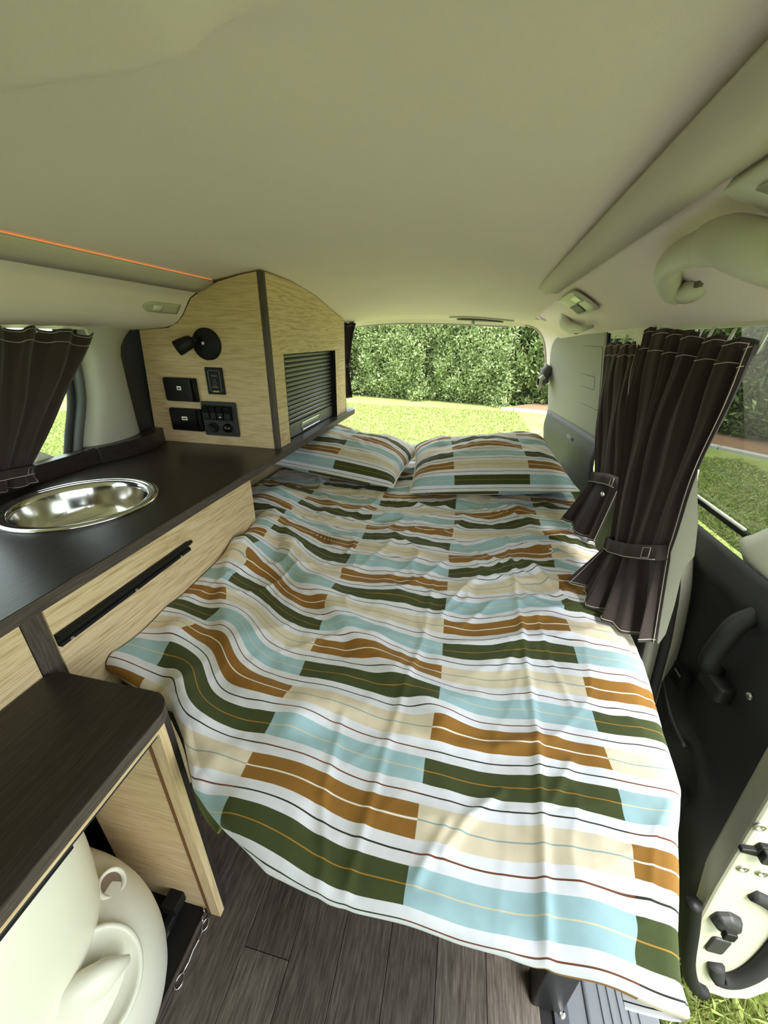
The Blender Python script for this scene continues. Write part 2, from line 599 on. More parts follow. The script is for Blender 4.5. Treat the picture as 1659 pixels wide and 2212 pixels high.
# ---- floor of the van with planks
floor = MB().box(-1.05, 0.25, -0.55, 2.1, FZ - 0.06, FZ - 0.004).build('floor', M_matblack)
struct(floor, 'dark wood-look plank floor of the van', 'floor')
pw = 0.089
xs = [-0.66 + pw * k for k in range(11)]
cuts = {0: [0.05], 1: [0.4], 2: [-0.1], 3: [0.62], 4: [0.262], 5: [-0.25, 0.75], 6: [0.45], 7: [-0.05], 8: [0.55], 9: [0.1]}
for k in range(10):
    x0, x1 = xs[k], min(xs[k + 1], 0.25)
    ys = [-0.55] + cuts[k] + [2.05]
    for a, b in zip(ys[:-1], ys[1:]):
        MB().box(x0 + 0.0005, x1 - 0.0005, a + 0.0005, b - 0.0005, FZ - 0.004, FZ).build('plank', M_plank, floor, bevel=0.0006, bseg=1)

# ---- sill step at the door
sill = thing('door_step', 'grey ribbed plastic sill step below the open side door', 'step', (0.33, 0.0, FZ - 0.05), kind='structure')
MB().box(0.25, 0.43, -0.55, 0.78, FZ - 0.05, FZ - 0.004).build('tread', M_sill, sill, bevel=0.004)
MB().box(0.252, 0.277, -0.55, 0.78, FZ - 0.004, FZ + 0.003).build('edge_strip', M_alu, sill, bevel=0.001)
for yb in (-0.1, 0.10, 0.30):
    MB().lathe([(0.0055, 0), (0.0055, 0.002), (0.003, 0.0025), (0.0025, 0.001)], (0.265, yb, FZ + 0.003), n=16).build('bolt', M_chrome, sill, smooth=False)
MB().tube([(0.312, -0.55, FZ - 0.003), (0.312, 0.78, FZ - 0.003)], 0.004, 8).build('rib', M_sill, sill, smooth=True)
for xr_ in (0.335, 0.35, 0.365, 0.38, 0.395):
    MB().box(xr_, xr_ + 0.006, -0.5, 0.70, FZ - 0.005, FZ - 0.001).build('rib', M_sill, sill, bevel=0.001)
# under-sill body
struct(MB().prism([(0.43, FZ - 0.03), (0.44, FZ - 0.06), (0.44, -0.3), (0.25, -0.3), (0.25, FZ - 0.06)], 'y', -0.55, 0.9).build('trim_1', M_black), 'black sill panel under the step', 'trim')

# ---- ceiling
CXV = -0.27


def ceil_z(x, y):
    d = (x - CXV) / 0.33
    z = 1.190 - 0.0217 * d * d * (1 - 0.75 * sstep(1.6, 2.1, y) * (np.asarray(x) > CXV))
    yy = np.array([-1, 1.2, 1.34, 1.58, 1.75, 1.93, 2.15]); dz = np.array([0, 0, -0.004, -0.028, -0.062, -0.092, -0.105])
    z = z + np.interp(y, yy, dz)
    return z


nx, ny = 150, 320
X = np.linspace(-0.79, 0.245, nx)[:, None] * np.ones((1, ny))
Y = np.ones((nx, 1)) * np.linspace(-0.55, 2.16, ny)[None, :]
Z = ceil_z(X, Y)
# soft raised panel edge in the headliner near the camera
yb = np.interp(X, [-0.9, -0.364, -0.263, -0.21, -0.169, -0.14, -0.10, 0.3], [0.335, 0.335, 0.335, 0.328, 0.316, 0.31, 0.30, 0.26])
wdt = np.interp(X, [-0.9, -0.2, -0.12, 0.3], [0.010, 0.010, 0.04, 0.12])
amt = np.interp(X, [-0.9, -0.2, -0.08, 0.05], [0.026, 0.026, 0.006, 0.0])
Z = Z - amt * (1 - sstep(-1, 1, (Y - yb) / wdt))
# rear edge turned down
Z = Z - 0.012 * sstep(2.10, 2.16, Y)
ceil = MB().grid(np.stack([X, Y, Z], -1)).build('ceiling', M_head, smooth=True)
struct(ceil, 'beige fabric headliner of the van', 'ceiling')
# roof skin above (keeps daylight out)
struct(MB().box(-1.1, 0.47, -0.55, 2.13, 1.215, 1.235).build('roof', M_paint), 'painted roof panel above the headliner', 'roof')


# ---- side cove trims: amber light line left, painted brown shadow line right
def cove(name, sgn, lip, outer, y0, y1, label, endtaper):
    t = thing(name, label, 'trim', (lip[0], (y0 + y1) / 2, outer[1]), kind='structure')
    prof = [(lip[0], lip[1] + 0.003), (lip[0], lip[1] - 0.003), (outer[0] * 0.5 + lip[0] * 0.5, (lip[1] + outer[1]) / 2 - 0.006), (outer[0], outer[1] - 0.002), (outer[0], outer[1] + 0.02)]
    ys = np.linspace(y0, y1, 30)
    P = np.zeros((30, len(prof), 3))
    for i, y in enumerate(ys):
        k = 1.0
        if endtaper and y > y1 - 0.12:
            k = math.sqrt(max(0.04, 1 - ((y - y1 + 0.12) / 0.12) ** 2))
        for j, (x, z) in enumerate(prof):
            xx = outer[0] + (x - outer[0]) * k
            P[i, j] = (xx + DRIFT(sgn, y), y, z + (ZD(sgn, y)))
    MB().grid(P).build('cove_panel', M_trimgrey, t, smooth=True, solid=0.003)
    pts = [(lip[0] - sgn * -0.004 + DRIFT(sgn, y), y, lip[1] + 0.004 + ZD(sgn, y)) for y in np.linspace(y0, y1 - (0.13 if endtaper else 0), 20)]
    MB().tube(pts, 0.0016, 6).build('light_shadow_strip', M_led if sgn < 0 else M_coveshade, t, smooth=True)
    return t


M_coveshade = mat('brown_cove_shadow', rgb(120, 88, 58), 0.8)  # brown colour stands in for the soft shadow in the right cove gap


def DRIFT(sgn, y):
    return 0.0 if sgn < 0 else 0.055 * (y - 1.0) / 1.4 * 1.0


def ZD(sgn, y):
    return 0.0 if sgn < 0 else float(np.interp(y, [0, 1.3, 1.7, 1.9], [0, 0, -0.004, -0.012]))


cove('trim_2', -1, (-0.745, 1.138), (-0.802, 1.112), -0.5, 1.154, 'left cove trim with a thin amber light line', False)
cove('trim_3', 1, (0.165, 1.145), (0.225, 1.132), -0.5, 1.74, 'right cove trim running to the tailgate', True)

# ---- unseen van front behind the camera, windscreen and driver side closed to cut daylight
struct(MB().box(-1.1, 0.47, -1.9, -0.545, 1.18, 1.23).build('ceiling_front', M_head), 'front part of the beige headliner', 'ceiling')
struct(MB().box(-1.1, 0.5, -2.1, -0.55, FZ - 0.06, FZ).build('floor_front', M_black), 'black floor of the driving area', 'floor')
struct(MB().box(-1.1, -1.05, -2.0, -0.55, FZ, 1.19).box(-1.1, -1.04, -0.80, -0.55, 0.70, 1.20).build('wall_left_front', M_black), 'unseen driver side wall, closed to keep light out', 'wall')  # built without a window so less daylight comes in
struct(MB().box(0.50, 0.55, -2.0, -0.95, FZ, 0.70).box(0.44, 0.50, -1.0, -0.92, FZ, 1.20).build('wall_right_front', M_black), 'passenger side door wall and pillar', 'wall')
struct(MB().box(-1.1, 0.5, -2.1, -1.75, FZ, 1.19).build('front_light_block', M_black), 'unseen dark block over windscreen and dashboard, added to cut light', 'wall')  # windscreen covered over to hold back daylight from the front

# ---- left side: headliner side, wall with window, pillar
PL = [(-0.795, 1.118), (-0.802, 1.112), (-0.815, 1.106), (-0.832, 1.095), (-0.85, 1.072), (-0.868, 1.050), (-0.89, 1.032), (-0.92, 1.020), (-0.97, 1.014), (-1.03, 1.010), (-1.06, 1.008)]
ys = np.linspace(-0.55, 1.154, 40)
P = np.zeros((40, 60, 3))
pr = resample(PL, 60)
for i, y in enumerate(ys):
    for j in range(60):
        P[i, j] = (pr[j][0], y, pr[j][1])
hl = MB().grid(P).build('wall_left_upper', M_head, smooth=True)
struct(hl, 'beige headliner curve above the left window', 'wall')
# left wall below the headliner: strips around the window opening
wl = thing('wall_left', 'left van wall with window opening and grey sill', 'wall', (-1.06, 0.3, FZ), kind='structure')
MB().box(-1.075, -1.045, -0.55, 2.12, FZ, 0.665).build('lower_wall', M_black, wl)
MB().box(-1.085, -1.06, 0.935, 2.12, 0.665, 1.21).build('rear_wall', M_black, wl)
MB().prism([(-0.55, 1.212), (-0.55, 1.01), (0.96, 1.01), (0.96, 1.212)], 'x', -1.075, -1.05).build('upper_wall', M_cream, wl)
# pale sill inside of the window (seen behind the curtain foot)
MB().prism([(-1.05, 0.655), (-1.05, 0.70), (-1.17, 0.735), (-1.20, 0.66)], 'y', -0.55, 0.74).build('window_ledge', M_cream, wl, bevel=0.004)
MB().prism([(0.74, 0.66), (0.74, 0.735), (0.80, 0.69), (0.81, 0.66)], 'x', -1.17, -1.05).build('ledge_corner', M_cream, wl, bevel=0.003)
# pale grey pillar
M_quarter0 = mat('pale_grey_pillar_trim', rgb(176, 173, 160), 0.6, bump=0.1, bscale=1200)
zs = np.linspace(0.690, 1.02, 24)
P = np.zeros((24, 14, 3))
for i, z in enumerate(zs):
    k = (z - 0.69) / 0.33
    ya = np.interp(z, [0.69, 0.78, 0.84, 0.92, 0.97, 1.02], [0.872, 0.912, 0.934, 0.946, 0.945, 0.975]); yb_ = np.interp(z, [0.69, 0.74, 0.85, 0.935, 0.966, 0.99, 1.012], [1.092, 1.087, 1.083, 1.083, 1.095, 1.12, 1.15])
    for j in range(14):
        q = j / 13
        bul = 0.042 * math.sin(math.pi * min(1, max(0, q)) ** 0.8) ** 0.6
        P[i, j] = (-1.058 + bul, ya + (yb_ - ya) * q, z)
pil = MB().grid(P).build('pillar', M_quarter0, smooth=True)
struct(pil, 'pale pillar between left window and overhead cupboard', 'pillar')
# seam arc above the pillar
arc = resample([(-1.02, 0.93, 1.016), (-0.985, 0.965, 1.019), (-0.965, 1.02, 1.0185), (-0.968, 1.07, 1.0185), (-0.99, 1.10, 1.016)], 20)
struct(MB().tube(arc, 0.0012, 5).build('trim_4', M_rubber, smooth=True), 'thin arched seam above the cream pillar', 'trim')
# window rubber + glass
w1 = thing('window_1', 'left side window with grey rubber frame beside the pillar', 'window', (-1.07, 0.2, 0.69), kind='structure')
MB().tube(resample([(-1.056, 0.842, 0.655), (-1.056, 0.876, 0.74), (-1.056, 0.915, 0.83), (-1.056, 0.930, 0.92), (-1.056, 0.935, 1.02)], 24), 0.013, 8).build('inner_seal', M_greyrub, w1, smooth=True)
MB().tube(resample([(-1.064, 0.822, 0.655), (-1.064, 0.856, 0.74), (-1.064, 0.894, 0.83), (-1.064, 0.908, 0.92), (-1.064, 0.913, 1.02)], 24), 0.010, 8).build('outer_seal', M_rubber, w1, smooth=True)
MB().box(-1.086, -1.082, -0.55, 0.93, 0.66, 1.03).build('pane', M_clear, w1)

# ---- right side headliner
PR = [(0.225, 1.150), (0.232, 1.134), (0.262, 1.122), (0.30, 1.101), (0.335, 1.076), (0.37, 1.053), (0.40, 1.040), (0.435, 1.032), (0.46, 1.032)]
pr = resample(PR, 50)
ys = np.linspace(-0.55, 2.0, 90)
P = np.zeros((90, 50, 3))
for i, y in enumerate(ys):
    sh = DRIFT(1, y)
    dz = -float(np.interp(y, [1.3, 1.7, 2.16], [0, 0.012, 0.05]))
    pinch = float(np.interp(y, [1.5, 2.16], [0, 0.045]))
    for j in range(50):
        q = j / 49
        x = pr[j][0] + sh * (1 - q) - pinch * q
        P[i, j] = (x, y, pr[j][1] + dz * (1 - 0.35 * q))
hr = MB().grid(P).build('wall_right_upper', M_head, smooth=True)
struct(hr, 'beige headliner slope above the right windows', 'wall')


# ---- right wall rear quarter
def xw(z):
    return float(np.interp(z, [-0.1, 0.35, 0.65, 1.05], [0.545, 0.53, 0.50, 0.435]))


def xq(y, z):
    # body side inner surface narrows toward the tailgate
    return xw(z) - float(np.interp(y, [1.45, 2.2], [0.0, 0.04])) - 0.0


def quad_strip(y0, y1, z0, z1, ny_, nz_, off=0.0):
    P = np.zeros((ny_, nz_, 3))
    for i, y in enumerate(np.linspace(y0, y1, ny_)):
        for j, z in enumerate(np.linspace(z0, z1, nz_)):
            P[i, j] = (xq(y, z) + off, y, z)
    return P


wr = thing('wall_right', 'right rear quarter of the van, pale above and black below', 'wall', (0.5, 1.7, FZ), kind='structure')
M_quarter = mat('grey_quarter_trim', rgb(132, 129, 121), 0.6, bump=0.1, bscale=1200)


def dpil(z0, z1, n):
    """rear pillar trim: side face then rounded return toward the tailgate"""
    P = np.zeros((n, 26, 3))
    for i, z in enumerate(np.linspace(z0, z1, n)):
        line = [(xq(1.49, z), 1.49), (xq(1.7, z) - 0.004, 1.7), (xq(1.9, z) - 0.012, 1.9), (xq(2.05, z) - 0.022, 2.05), (xq(2.15, z) - 0.028, 2.15), (xq(2.2, z) - 0.012, 2.205), (xq(2.2, z) + 0.05, 2.22)]
        rs = resample([(a, b, 0) for a, b in line], 26)
        for j in range(26):
            P[i, j] = (rs[j][0], rs[j][1], z)
    return P


MB().grid(dpil(0.668, 1.045, 20)).build('upper_panel', M_quarter, wr, smooth=True, solid=-0.004)
lp = dpil(-0.04, 0.674, 30)
for i in range(30):
    z = lp[i, 0, 2]
    for j in range(26):
        k = math.exp(-((z - 0.60) / 0.05) ** 2) * 0.012 + 0.012 * float(sstep(0.66, 0.5, z))
        if j < 20:
            lp[i, j, 0] -= k
MB().grid(lp).build('lower_panel', M_black2, wr, smooth=True, solid=-0.004)
# window part (behind rear curtain): frame strips
MB().grid(quad_strip(1.14, 1.49, -0.04, 0.61, 4, 10)).build('under_window_panel', M_black2, wr, smooth=True)
MB().grid(quad_strip(1.14, 1.49, 1.01, 1.06, 4, 4)).build('over_window_panel', M_cream, wr, smooth=True)
# C pillar, leaning
P = np.zeros((24, 8, 3))
for i, z in enumerate(np.linspace(-0.05, 1.06, 24)):
    y0 = float(np.interp(z, [-0.05, 0.2, 0.47, 0.8, 1.06], [0.80, 0.83, 0.865, 0.98, 1.13])); y1 = float(np.interp(z, [-0.05, 0.47, 0.8, 1.06], [1.16, 1.17, 1.2, 1.28]))
    for j in range(8):
        q = j / 7
        P[i, j] = (xw(z) - 0.018 * math.sin(math.pi * q) ** 0.6, y0 + (y1 - y0) * q, z)
MB().grid(P).build('pillar_trim', M_cream, wr, smooth=True, solid=-0.004)
pr_ = [(xw(z) + 0.004, float(np.interp(z, [-0.05, 0.2, 0.47, 0.8, 1.06], [0.80, 0.83, 0.865, 0.98, 1.13])) - 0.008, z) for z in np.linspace(-0.05, 1.06, 30)]
MB().tube(pr_, 0.011, 8).build('door_seal', M_rubber, wr, smooth=True)
MB().grid(np.array([[(p[0] + 0.004 + 0.045 * q, p[1] - 0.002 + 0.03 * q, p[2]) for q in np.linspace(0, 1, 4)] for p in pr_])).build('door_jamb', M_paint, wr, smooth=True)
# lower black scuff panel of pillar base
P = np.zeros((12, 6, 3))
for i, z in enumerate(np.linspace(-0.05, 0.44, 12)):
    y0 = float(np.interp(z, [-0.05, 0.2, 0.47], [0.815, 0.845, 0.88]))
    for j in range(6):
        P[i, j] = (xw(z) - 0.03, y0 + (1.2 - y0) * j / 5, z)
MB().grid(P).build('scuff_panel', M_black2, wr, smooth=True, solid=-0.004)
# rounded panel outline and recess on upper quarter panel


def on_q(y, z, off=0.0):
    return (xq(y, z) - 0.004 - float(np.interp(y, [1.7, 1.9, 2.05, 2.15], [0, 0.008, 0.018, 0.024])) - off, y, z)


def rect_loop(y0, y1, z0, z1, r, n=5):
    pts = []
    for (cy, cz, t0) in ((y1 - r, z1 - r, 0), (y0 + r, z1 - r, 90), (y0 + r, z0 + r, 180), (y1 - r, z0 + r, 270)):
        for q in range(n + 1):
            t = math.radians(t0 + 90 * q / n)
            pts.append((cy + r * math.cos(t), cz + r * math.sin(t)))
    return pts


M_groove = mat('panel_groove', rgb(96, 94, 86), 0.7)
MB().tube([on_q(y, z, 0.0005) for y, z in rect_loop(1.525, 1.83, 0.775, 0.985, 0.015)], 0.0016, 5, closed=True).build('panel_seam', M_groove, wr, smooth=True)
MB().tube([on_q(y, z, 0.0005) for y, z in rect_loop(1.58, 1.80, 0.84, 0.885, 0.01)], 0.0022, 6, closed=True).build('recess_rim', M_groove, wr, smooth=True)
MB().grid(np.array([[on_q(y, z, 0.001) for z in np.linspace(0.845, 0.88, 3)] for y in np.linspace(1.585, 1.795, 8)])).build('recess', M_quarter, wr, smooth=True)
MB().tube([on_q(y, z, 0.0005) for y, z in [(2.0, 1.0), (1.93, 0.955), (1.935, 0.875), (2.02, 0.89), (2.03, 0.97)]], 0.0014, 5, closed=True).build('vent_seam', M_groove, wr, smooth=True)
# lower panel: catch, small handle, storage recess outline
def on_l(y, z, off=0.0):
    k = math.exp(-((z - 0.60) / 0.05) ** 2) * 0.012 + 0.012 * float(sstep(0.66, 0.5, z))
    a = on_q(y, z, off)
    return (a[0] - k + 0.004, a[1], a[2])


MB().tube([on_l(y, z, 0.001) for y, z in rect_loop(1.70, 1.86, 0.60, 0.632, 0.012)], 0.003, 6, closed=True).build('latch_recess', M_matblack, wr, smooth=True)
MB().tube([on_l(1.74, 0.617, 0.004), on_l(1.82, 0.62, 0.004)], 0.009, 8, flat=(1, 0.6)).build('latch_handle', M_greyrub, wr, smooth=True)
MB().prism([(1.86, 0.53), (1.89, 0.53), (1.90, 0.575), (1.85, 0.575)], 'x', on_l(1.87, 0.55)[0] - 0.004, on_l(1.87, 0.55)[0] + 0.006).build('catch', M_greyrub, wr, bevel=0.002)
MB().tube([on_l(y, z, 0.001) for y, z in [(1.95, 0.40), (1.95, 0.575), (1.91, 0.592), (1.77, 0.588), (1.75, 0.57), (1.75, 0.54)]], 0.0016, 5).build('cover_seam', M_matblack, wr, smooth=True)
MB().tube([on_l(y, z, 0.002) for y, z in [(1.62, 0.36), (1.62, 0.53), (1.59, 0.55), (1.51, 0.535), (1.49, 0.51)]], 0.004, 6).build('pocket_rim', M_matblack, wr, smooth=True)
MB().box(xq(2.15, .66) - 0.03, xq(2.15, .66) - 0.006, 2.085, 2.19, 0.660, 0.669).build('belt_line_strip', M_matblack, wr, bevel=0.002)

# rear-quarter window glass
w2 = thing('window_2', 'dark tinted right rear window behind the short curtain', 'window', (0.5, 1.3, 0.6), kind='structure')
MB().grid(quad_strip(1.14, 1.49, 0.60, 1.02, 3, 6, 0.012)).build('pane', M_tint, w2, smooth=True)
MB().tube([(xq(1.485, z) - 0.002, 1.485, z) for z in np.linspace(0.6, 1.03, 8)], 0.007, 6).build('frame_seal', M_rubber, w2, smooth=True)

# rear header strip above tailgate opening and right upper corner
edge_c = resample([(0.17, 2.168, 1.072), (0.23, 2.170, 1.070), (0.283, 2.172, 1.062), (0.322, 2.175, 1.038), (0.350, 2.178, 0.998), (0.368, 2.180, 0.945), (0.382, 2.182, 0.88), (0.392, 2.184, 0.80)], 40)
inner_c = resample([(0.17, 1.93, 1.083), (0.23, 1.93, 1.083), (0.29, 1.93, 1.080), (0.34, 1.93, 1.066), (0.385, 1.93, 1.035), (0.415, 1.93, 0.975), (0.432, 1.93, 0.90), (0.440, 1.93, 0.80)], 40)
hd = [(x, 2.168, float(ceil_z(np.array(x), np.array(2.16))) - 0.014) for x in np.linspace(-0.75, 0.16, 24)] + [tuple(p) for p in edge_c[2:]]
struct(MB().tube(hd, 0.006, 8).build('trim_5', M_trimgrey, smooth=True), 'rounded edge trim of the tailgate opening', 'trim')
# corner of headliner at top right of the opening
P = np.array([[a * (1 - q) + b * q + V(0.008, 0, 0.008) * math.sin(math.pi * q) for q in np.linspace(0, 1, 8)] for a, b in zip(edge_c, inner_c)])
struct(MB().grid(P).build('trim_6', M_head, smooth=True), 'headliner corner at the top right of the tailgate opening', 'trim')
struct(MB().box(0.25, 0.54, 0.785, 2.12, FZ - 0.06, FZ).build('floor_side', M_black), 'black floor strip beside the bed base', 'floor')

# ================================================================== KITCHEN ALONG THE LEFT WALL
WZ = 0.655       # worktop surface
XF = -0.578      # kitchen front face
XW = -0.565      # worktop front edge
ku = thing('kitchen_cabinet', 'long light oak kitchen cabinet under the dark worktop', 'cabinet', (-0.8, 0.3, FZ))
MB().box(-1.03, -0.602, 0.345, 0.930, FZ, 0.46).build('carcass', M_matblack, ku)
MB().box(-1.03, -0.602, 0.885, 0.930, 0.46, WZ - 0.022).build('carcass_end', MW_Z, ku)
fp = MB().box(XF - 0.016, XF, 0.343, 0.938, FZ + 0.02, WZ - 0.026).build('front_panel', MW_Y, ku, bevel=0.0012)
MB().box(XF - 0.020, XF - 0.001, 0.312, 0.341, FZ, WZ - 0.022).build('stile', ME_Z, ku, bevel=0.001)
MB().box(XF - 0.016, XF, -0.5, 0.310, 0.46, WZ - 0.026).build('drawer_front', MW_Y, ku, bevel=0.0012)
MB().box(-1.03, XF - 0.02, 0.930, 0.938, FZ, WZ - 0.022).build('end_panel', MW_Z, ku)
# black channel handle: three stacked ribs with a cut end
MB().prism([(XF + 0.0, 0.557), (XF + 0.0085, 0.557), (XF + 0.0085, 0.563), (XF + 0.004, 0.565), (XF + 0.004, 0.571), (XF + 0.011, 0.572), (XF + 0.013, 0.577), (XF + 0.006, 0.579), (XF + 0.0, 0.579)], 'y', 0.343, 0.648).build('handle_rail', M_matblack, ku, bevel=0.0008)
for yb_ in (0.36, 0.49, 0.615):
    MB().lathe([(0.0028, 0), (0.0028, 0.0008), (0.0015, 0.0004)], (XF + 0.0085, yb_, 0.560), (1, 0, 0), n=10).build('screw', M_steel2, ku)
MB().tube([(XF + 0.006, 0.648, 0.574), (XF + 0.006, 0.656, 0.575)], 0.004, 8).build('handle_end', M_matblack, ku, smooth=True)

# niche wall under the shelf (light wood)
nw = thing('niche_panel', 'light oak panel behind the left pillow under the shelf', 'panel', (-0.80, 1.5, 0.1))
MB().box(-0.815, -0.80, 0.945, 2.03, FZ, WZ - 0.022).build('board', MW_Y, nw, bevel=0.001)

# worktop with a round cut-out for the sink
SKX, SKY, SKR = -0.812, 0.635, 0.150
wt = thing('worktop', 'dark wood worktop with round sink cut-out along the left wall', 'worktop', (-0.8, 0.7, WZ - 0.022))
m = MB()
x0, x1, y0, y1 = -1.045, XW, 0.42, 0.86
n = 72
rr = SKR - 0.008
inn, out = [], []
angs = sorted([2 * math.pi * k / n for k in range(n)] + [math.atan2(b - SKY, a - SKX) % (2 * math.pi) for a in (x0, x1) for b in (y0, y1)])
for t in angs:
    c, s_ = math.cos(t), math.sin(t)
    inn.append((SKX + rr * c, SKY + rr * s_))
    ks = []
    if abs(c) > 1e-9:
        ks += [(x0 - SKX) / c, (x1 - SKX) / c]
    if abs(s_) > 1e-9:
        ks += [(y0 - SKY) / s_, (y1 - SKY) / s_]
    k = min(q for q in ks if q > 0)
    out.append((SKX + k * c, SKY + k * s_))
N_ = len(angs)
vs_ = [(a, b, WZ) for a, b in inn] + [(a, b, WZ) for a, b in out] + [(a, b, WZ - 0.022) for a, b in inn] + [(a, b, WZ - 0.022) for a, b in out]
fs = []
for i in range(N_):
    j = (i + 1) % N_
    fs += [(i, j, N_ + j, N_ + i), (2 * N_ + i, 3 * N_ + i, 3 * N_ + j, 2 * N_ + j), (i, 2 * N_ + i, 2 * N_ + j, j), (N_ + i, N_ + j, 3 * N_ + j, 3 * N_ + i)]
m.add(vs_, fs)
m.box(-1.045, XW, -0.5, y0, WZ - 0.022, WZ)
pts = [(-1.045, y1), (XW, y1), (XW, 1.985)] + [(XW - 0.05 + 0.05 * math.cos(t), 1.985 + 0.05 * math.sin(t)) for t in np.linspace(0.1, math.pi / 2, 7)] + [(-1.045, 2.035)]
m.prism(pts, 'z', WZ - 0.022, WZ)
slab = m.build('slab', MD_Y, wt)
MB().box(XW - 0.0002, XW + 0.0012, -0.5, 1.98, WZ - 0.0215, WZ - 0.0008).build('front_edge', ME_Y, wt)
# upstand: along the window, stepping to a block in front of the pillar
MB().box(-1.045, -1.016, -0.5, 0.868, WZ, WZ + 0.044).build('upstand', MD_Y, wt, bevel=0.001)
MB().prism([(-1.016, 0.868), (-1.016, 0.876), (-1.005, 0.878), (-0.99, 0.93), (-0.982, 1.0), (-0.985, 1.06), (-1.0, 1.1), (-1.02, 1.152), (-1.06, 1.152), (-1.06, 0.868)], 'z', WZ, WZ + 0.046).build('corner_upstand', MD_Y, wt, bevel=0.001)

# sink
sk = thing('sink', 'round polished steel sink bowl set in the worktop', 'sink', (SKX, SKY, WZ - 0.1))
rim = [(SKR - 0.014, 0.0035), (SKR - 0.011, 0.0055), (SKR - 0.006, 0.006), (SKR - 0.001, 0.0045), (SKR + 0.002, 0.001), (SKR + 0.001, 0.0001), (SKR - 0.012, 0.0001)]
MB().lathe([(a, b) for a, b in rim] + [rim[0]], (SKX, SKY, WZ), n=96, caps=False).build('rim', M_steel, sk, smooth=True)
bowl = [(SKR - 0.014, 0.0035), (SKR - 0.020, 0.003), (SKR - 0.024, -0.001), (SKR - 0.027, -0.010), (SKR - 0.031, -0.045), (SKR - 0.037, -0.068), (SKR - 0.048, -0.082), (SKR - 0.066, -0.090), (SKR - 0.09, -0.094), (0.028, -0.0965)]
MB().lathe(bowl, (SKX, SKY, WZ), n=96, caps=False).build('bowl', M_steel, sk, smooth=True)
dr = MB().lathe([(0.028, -0.0965), (0.026, -0.099), (0.020, -0.1), (0.0001, -0.1)], (SKX, SKY, WZ), n=32, caps=False).build('drain', M_steel2, sk, smooth=True)
for k in range(6):
    a = k * math.pi / 3
    MB().lathe([(0.003, 0), (0.003, 0.0006)], (SKX + 0.012 * math.cos(a), SKY + 0.012 * math.sin(a), WZ - 0.0998), n=8).build('drain_hole', M_matblack, dr)

# ---------------------------------------------------------------- overhead cupboard at the rear left
oc = thing('overhead_cupboard', 'tall light oak cupboard with roller shutter at the worktop end', 'cupboard', (-0.8, 1.5, WZ))
side = [(-0.606, WZ), (-0.606, 1.163), (-0.66, 1.155), (-0.735, 1.138), (-0.80, 1.111), (-0.828, 1.097), (-0.85, 1.07), (-0.868, 1.048), (-0.89, 1.031), (-0.925, 1.016), (-1.031, 1.009), (-1.06, WZ)]
MB().prism(side, 'y', 1.156, 1.172).build('side_panel', MW_X, oc, bevel=0.0008)
MB().prism([(-0.607, 1.154), (-0.597, 1.156), (-0.591, 1.162), (-0.590, 1.170), (-0.607, 1.170)], 'z', WZ, 1.164).build('corner_strip', ME_Z, oc)
XC0, XC1 = -0.606, -0.592
top = [(1.17, 1.164), (1.25, 1.1635), (1.34, 1.161), (1.46, 1.151), (1.58, 1.136), (1.67, 1.119), (1.75, 1.101), (1.84, 1.084), (1.925, 1.070)]
HY0, HY1, HZ = 1.25, 1.778, 0.945
MB().prism([(1.17, HZ), (1.925, HZ)] + top[::-1], 'x', XC0, XC1).build('front_panel', MW_Y, oc, bevel=0.0008)
MB().box(XC0, XC1, 1.17, HY0, WZ, HZ).build('front_stile', MW_Y, oc, bevel=0.0008)
MB().box(XC0, XC1, HY1, 1.925, WZ, HZ).build('front_stile', MW_Y, oc, bevel=0.0008)
MB().box(-0.66, -0.606, HY1, HY1 + 0.012, WZ, HZ).build('reveal', MW_Z, oc)
MB().box(XC0 - 0.03, XC1 + 0.0006, HY1 - 0.0025, HY1, WZ, HZ).build('shutter_channel', M_matblack, oc)
MB().box(XC0 - 0.03, XC1 + 0.0004, HY0, HY0 + 0.002, WZ, HZ).build('shutter_channel', M_matblack, oc)
MB().box(-1.03, -0.606, 1.915, 1.925, WZ, 1.07).build('end_panel', ME_Z, oc)
MB().box(XC0, XC1 + 0.0008, 1.925, 1.928, WZ, 1.071).build('edge_strip', ME_Z, oc)
sh = MB().box(-0.630, -0.624, HY0 + 0.002, HY1 - 0.002, WZ + 0.002, HZ).build('roller_shutter', M_slat, oc)
ns = 15
z0s, z1s = WZ + 0.050, HZ
ph = (z1s - z0s) / ns
prof = [(-0.624, -0.48), (-0.6185, -0.40), (-0.6155, -0.2), (-0.6148, 0.0), (-0.6155, 0.2), (-0.6185, 0.40), (-0.624, 0.48)]
sl = None
for k in range(ns):
    zc = z0s + (k + 0.5) * ph
    if sl is None:
        sl = MB().prism([(a, zc + b * ph) for a, b in prof], 'y', HY0 + 0.002, HY1 - 0.003).build('slat', M_slat, sh, smooth=False)
    else:
        c = sl.copy(); c.parent = sh; c.location = (0, 0, k * ph); col.objects.link(c); ORG[c.name] = ORG[sl.name]
MB().box(-0.624, -0.6135, HY0 + 0.002, HY1 - 0.003, WZ + 0.002, WZ + 0.049).build('bottom_rail', M_slat, sh, bevel=0.002)
hl_ = rect_loop(1.40, 1.60, WZ + 0.010, WZ + 0.036, 0.012)
MB().tube([(-0.6125, y, z) for y, z in hl_], 0.0022, 6, closed=True).build('finger_pull', M_steel2, sh, smooth=True)
MB().prism(rect_loop(1.404, 1.596, WZ + 0.013, WZ + 0.033, 0.010), 'x', -0.6136, -0.6130).build('pull_recess', M_gloss, sh)

# ---------------------------------------------------------------- fittings on the cupboard side (plane y = 1.156, facing the camera)
YP = 1.156
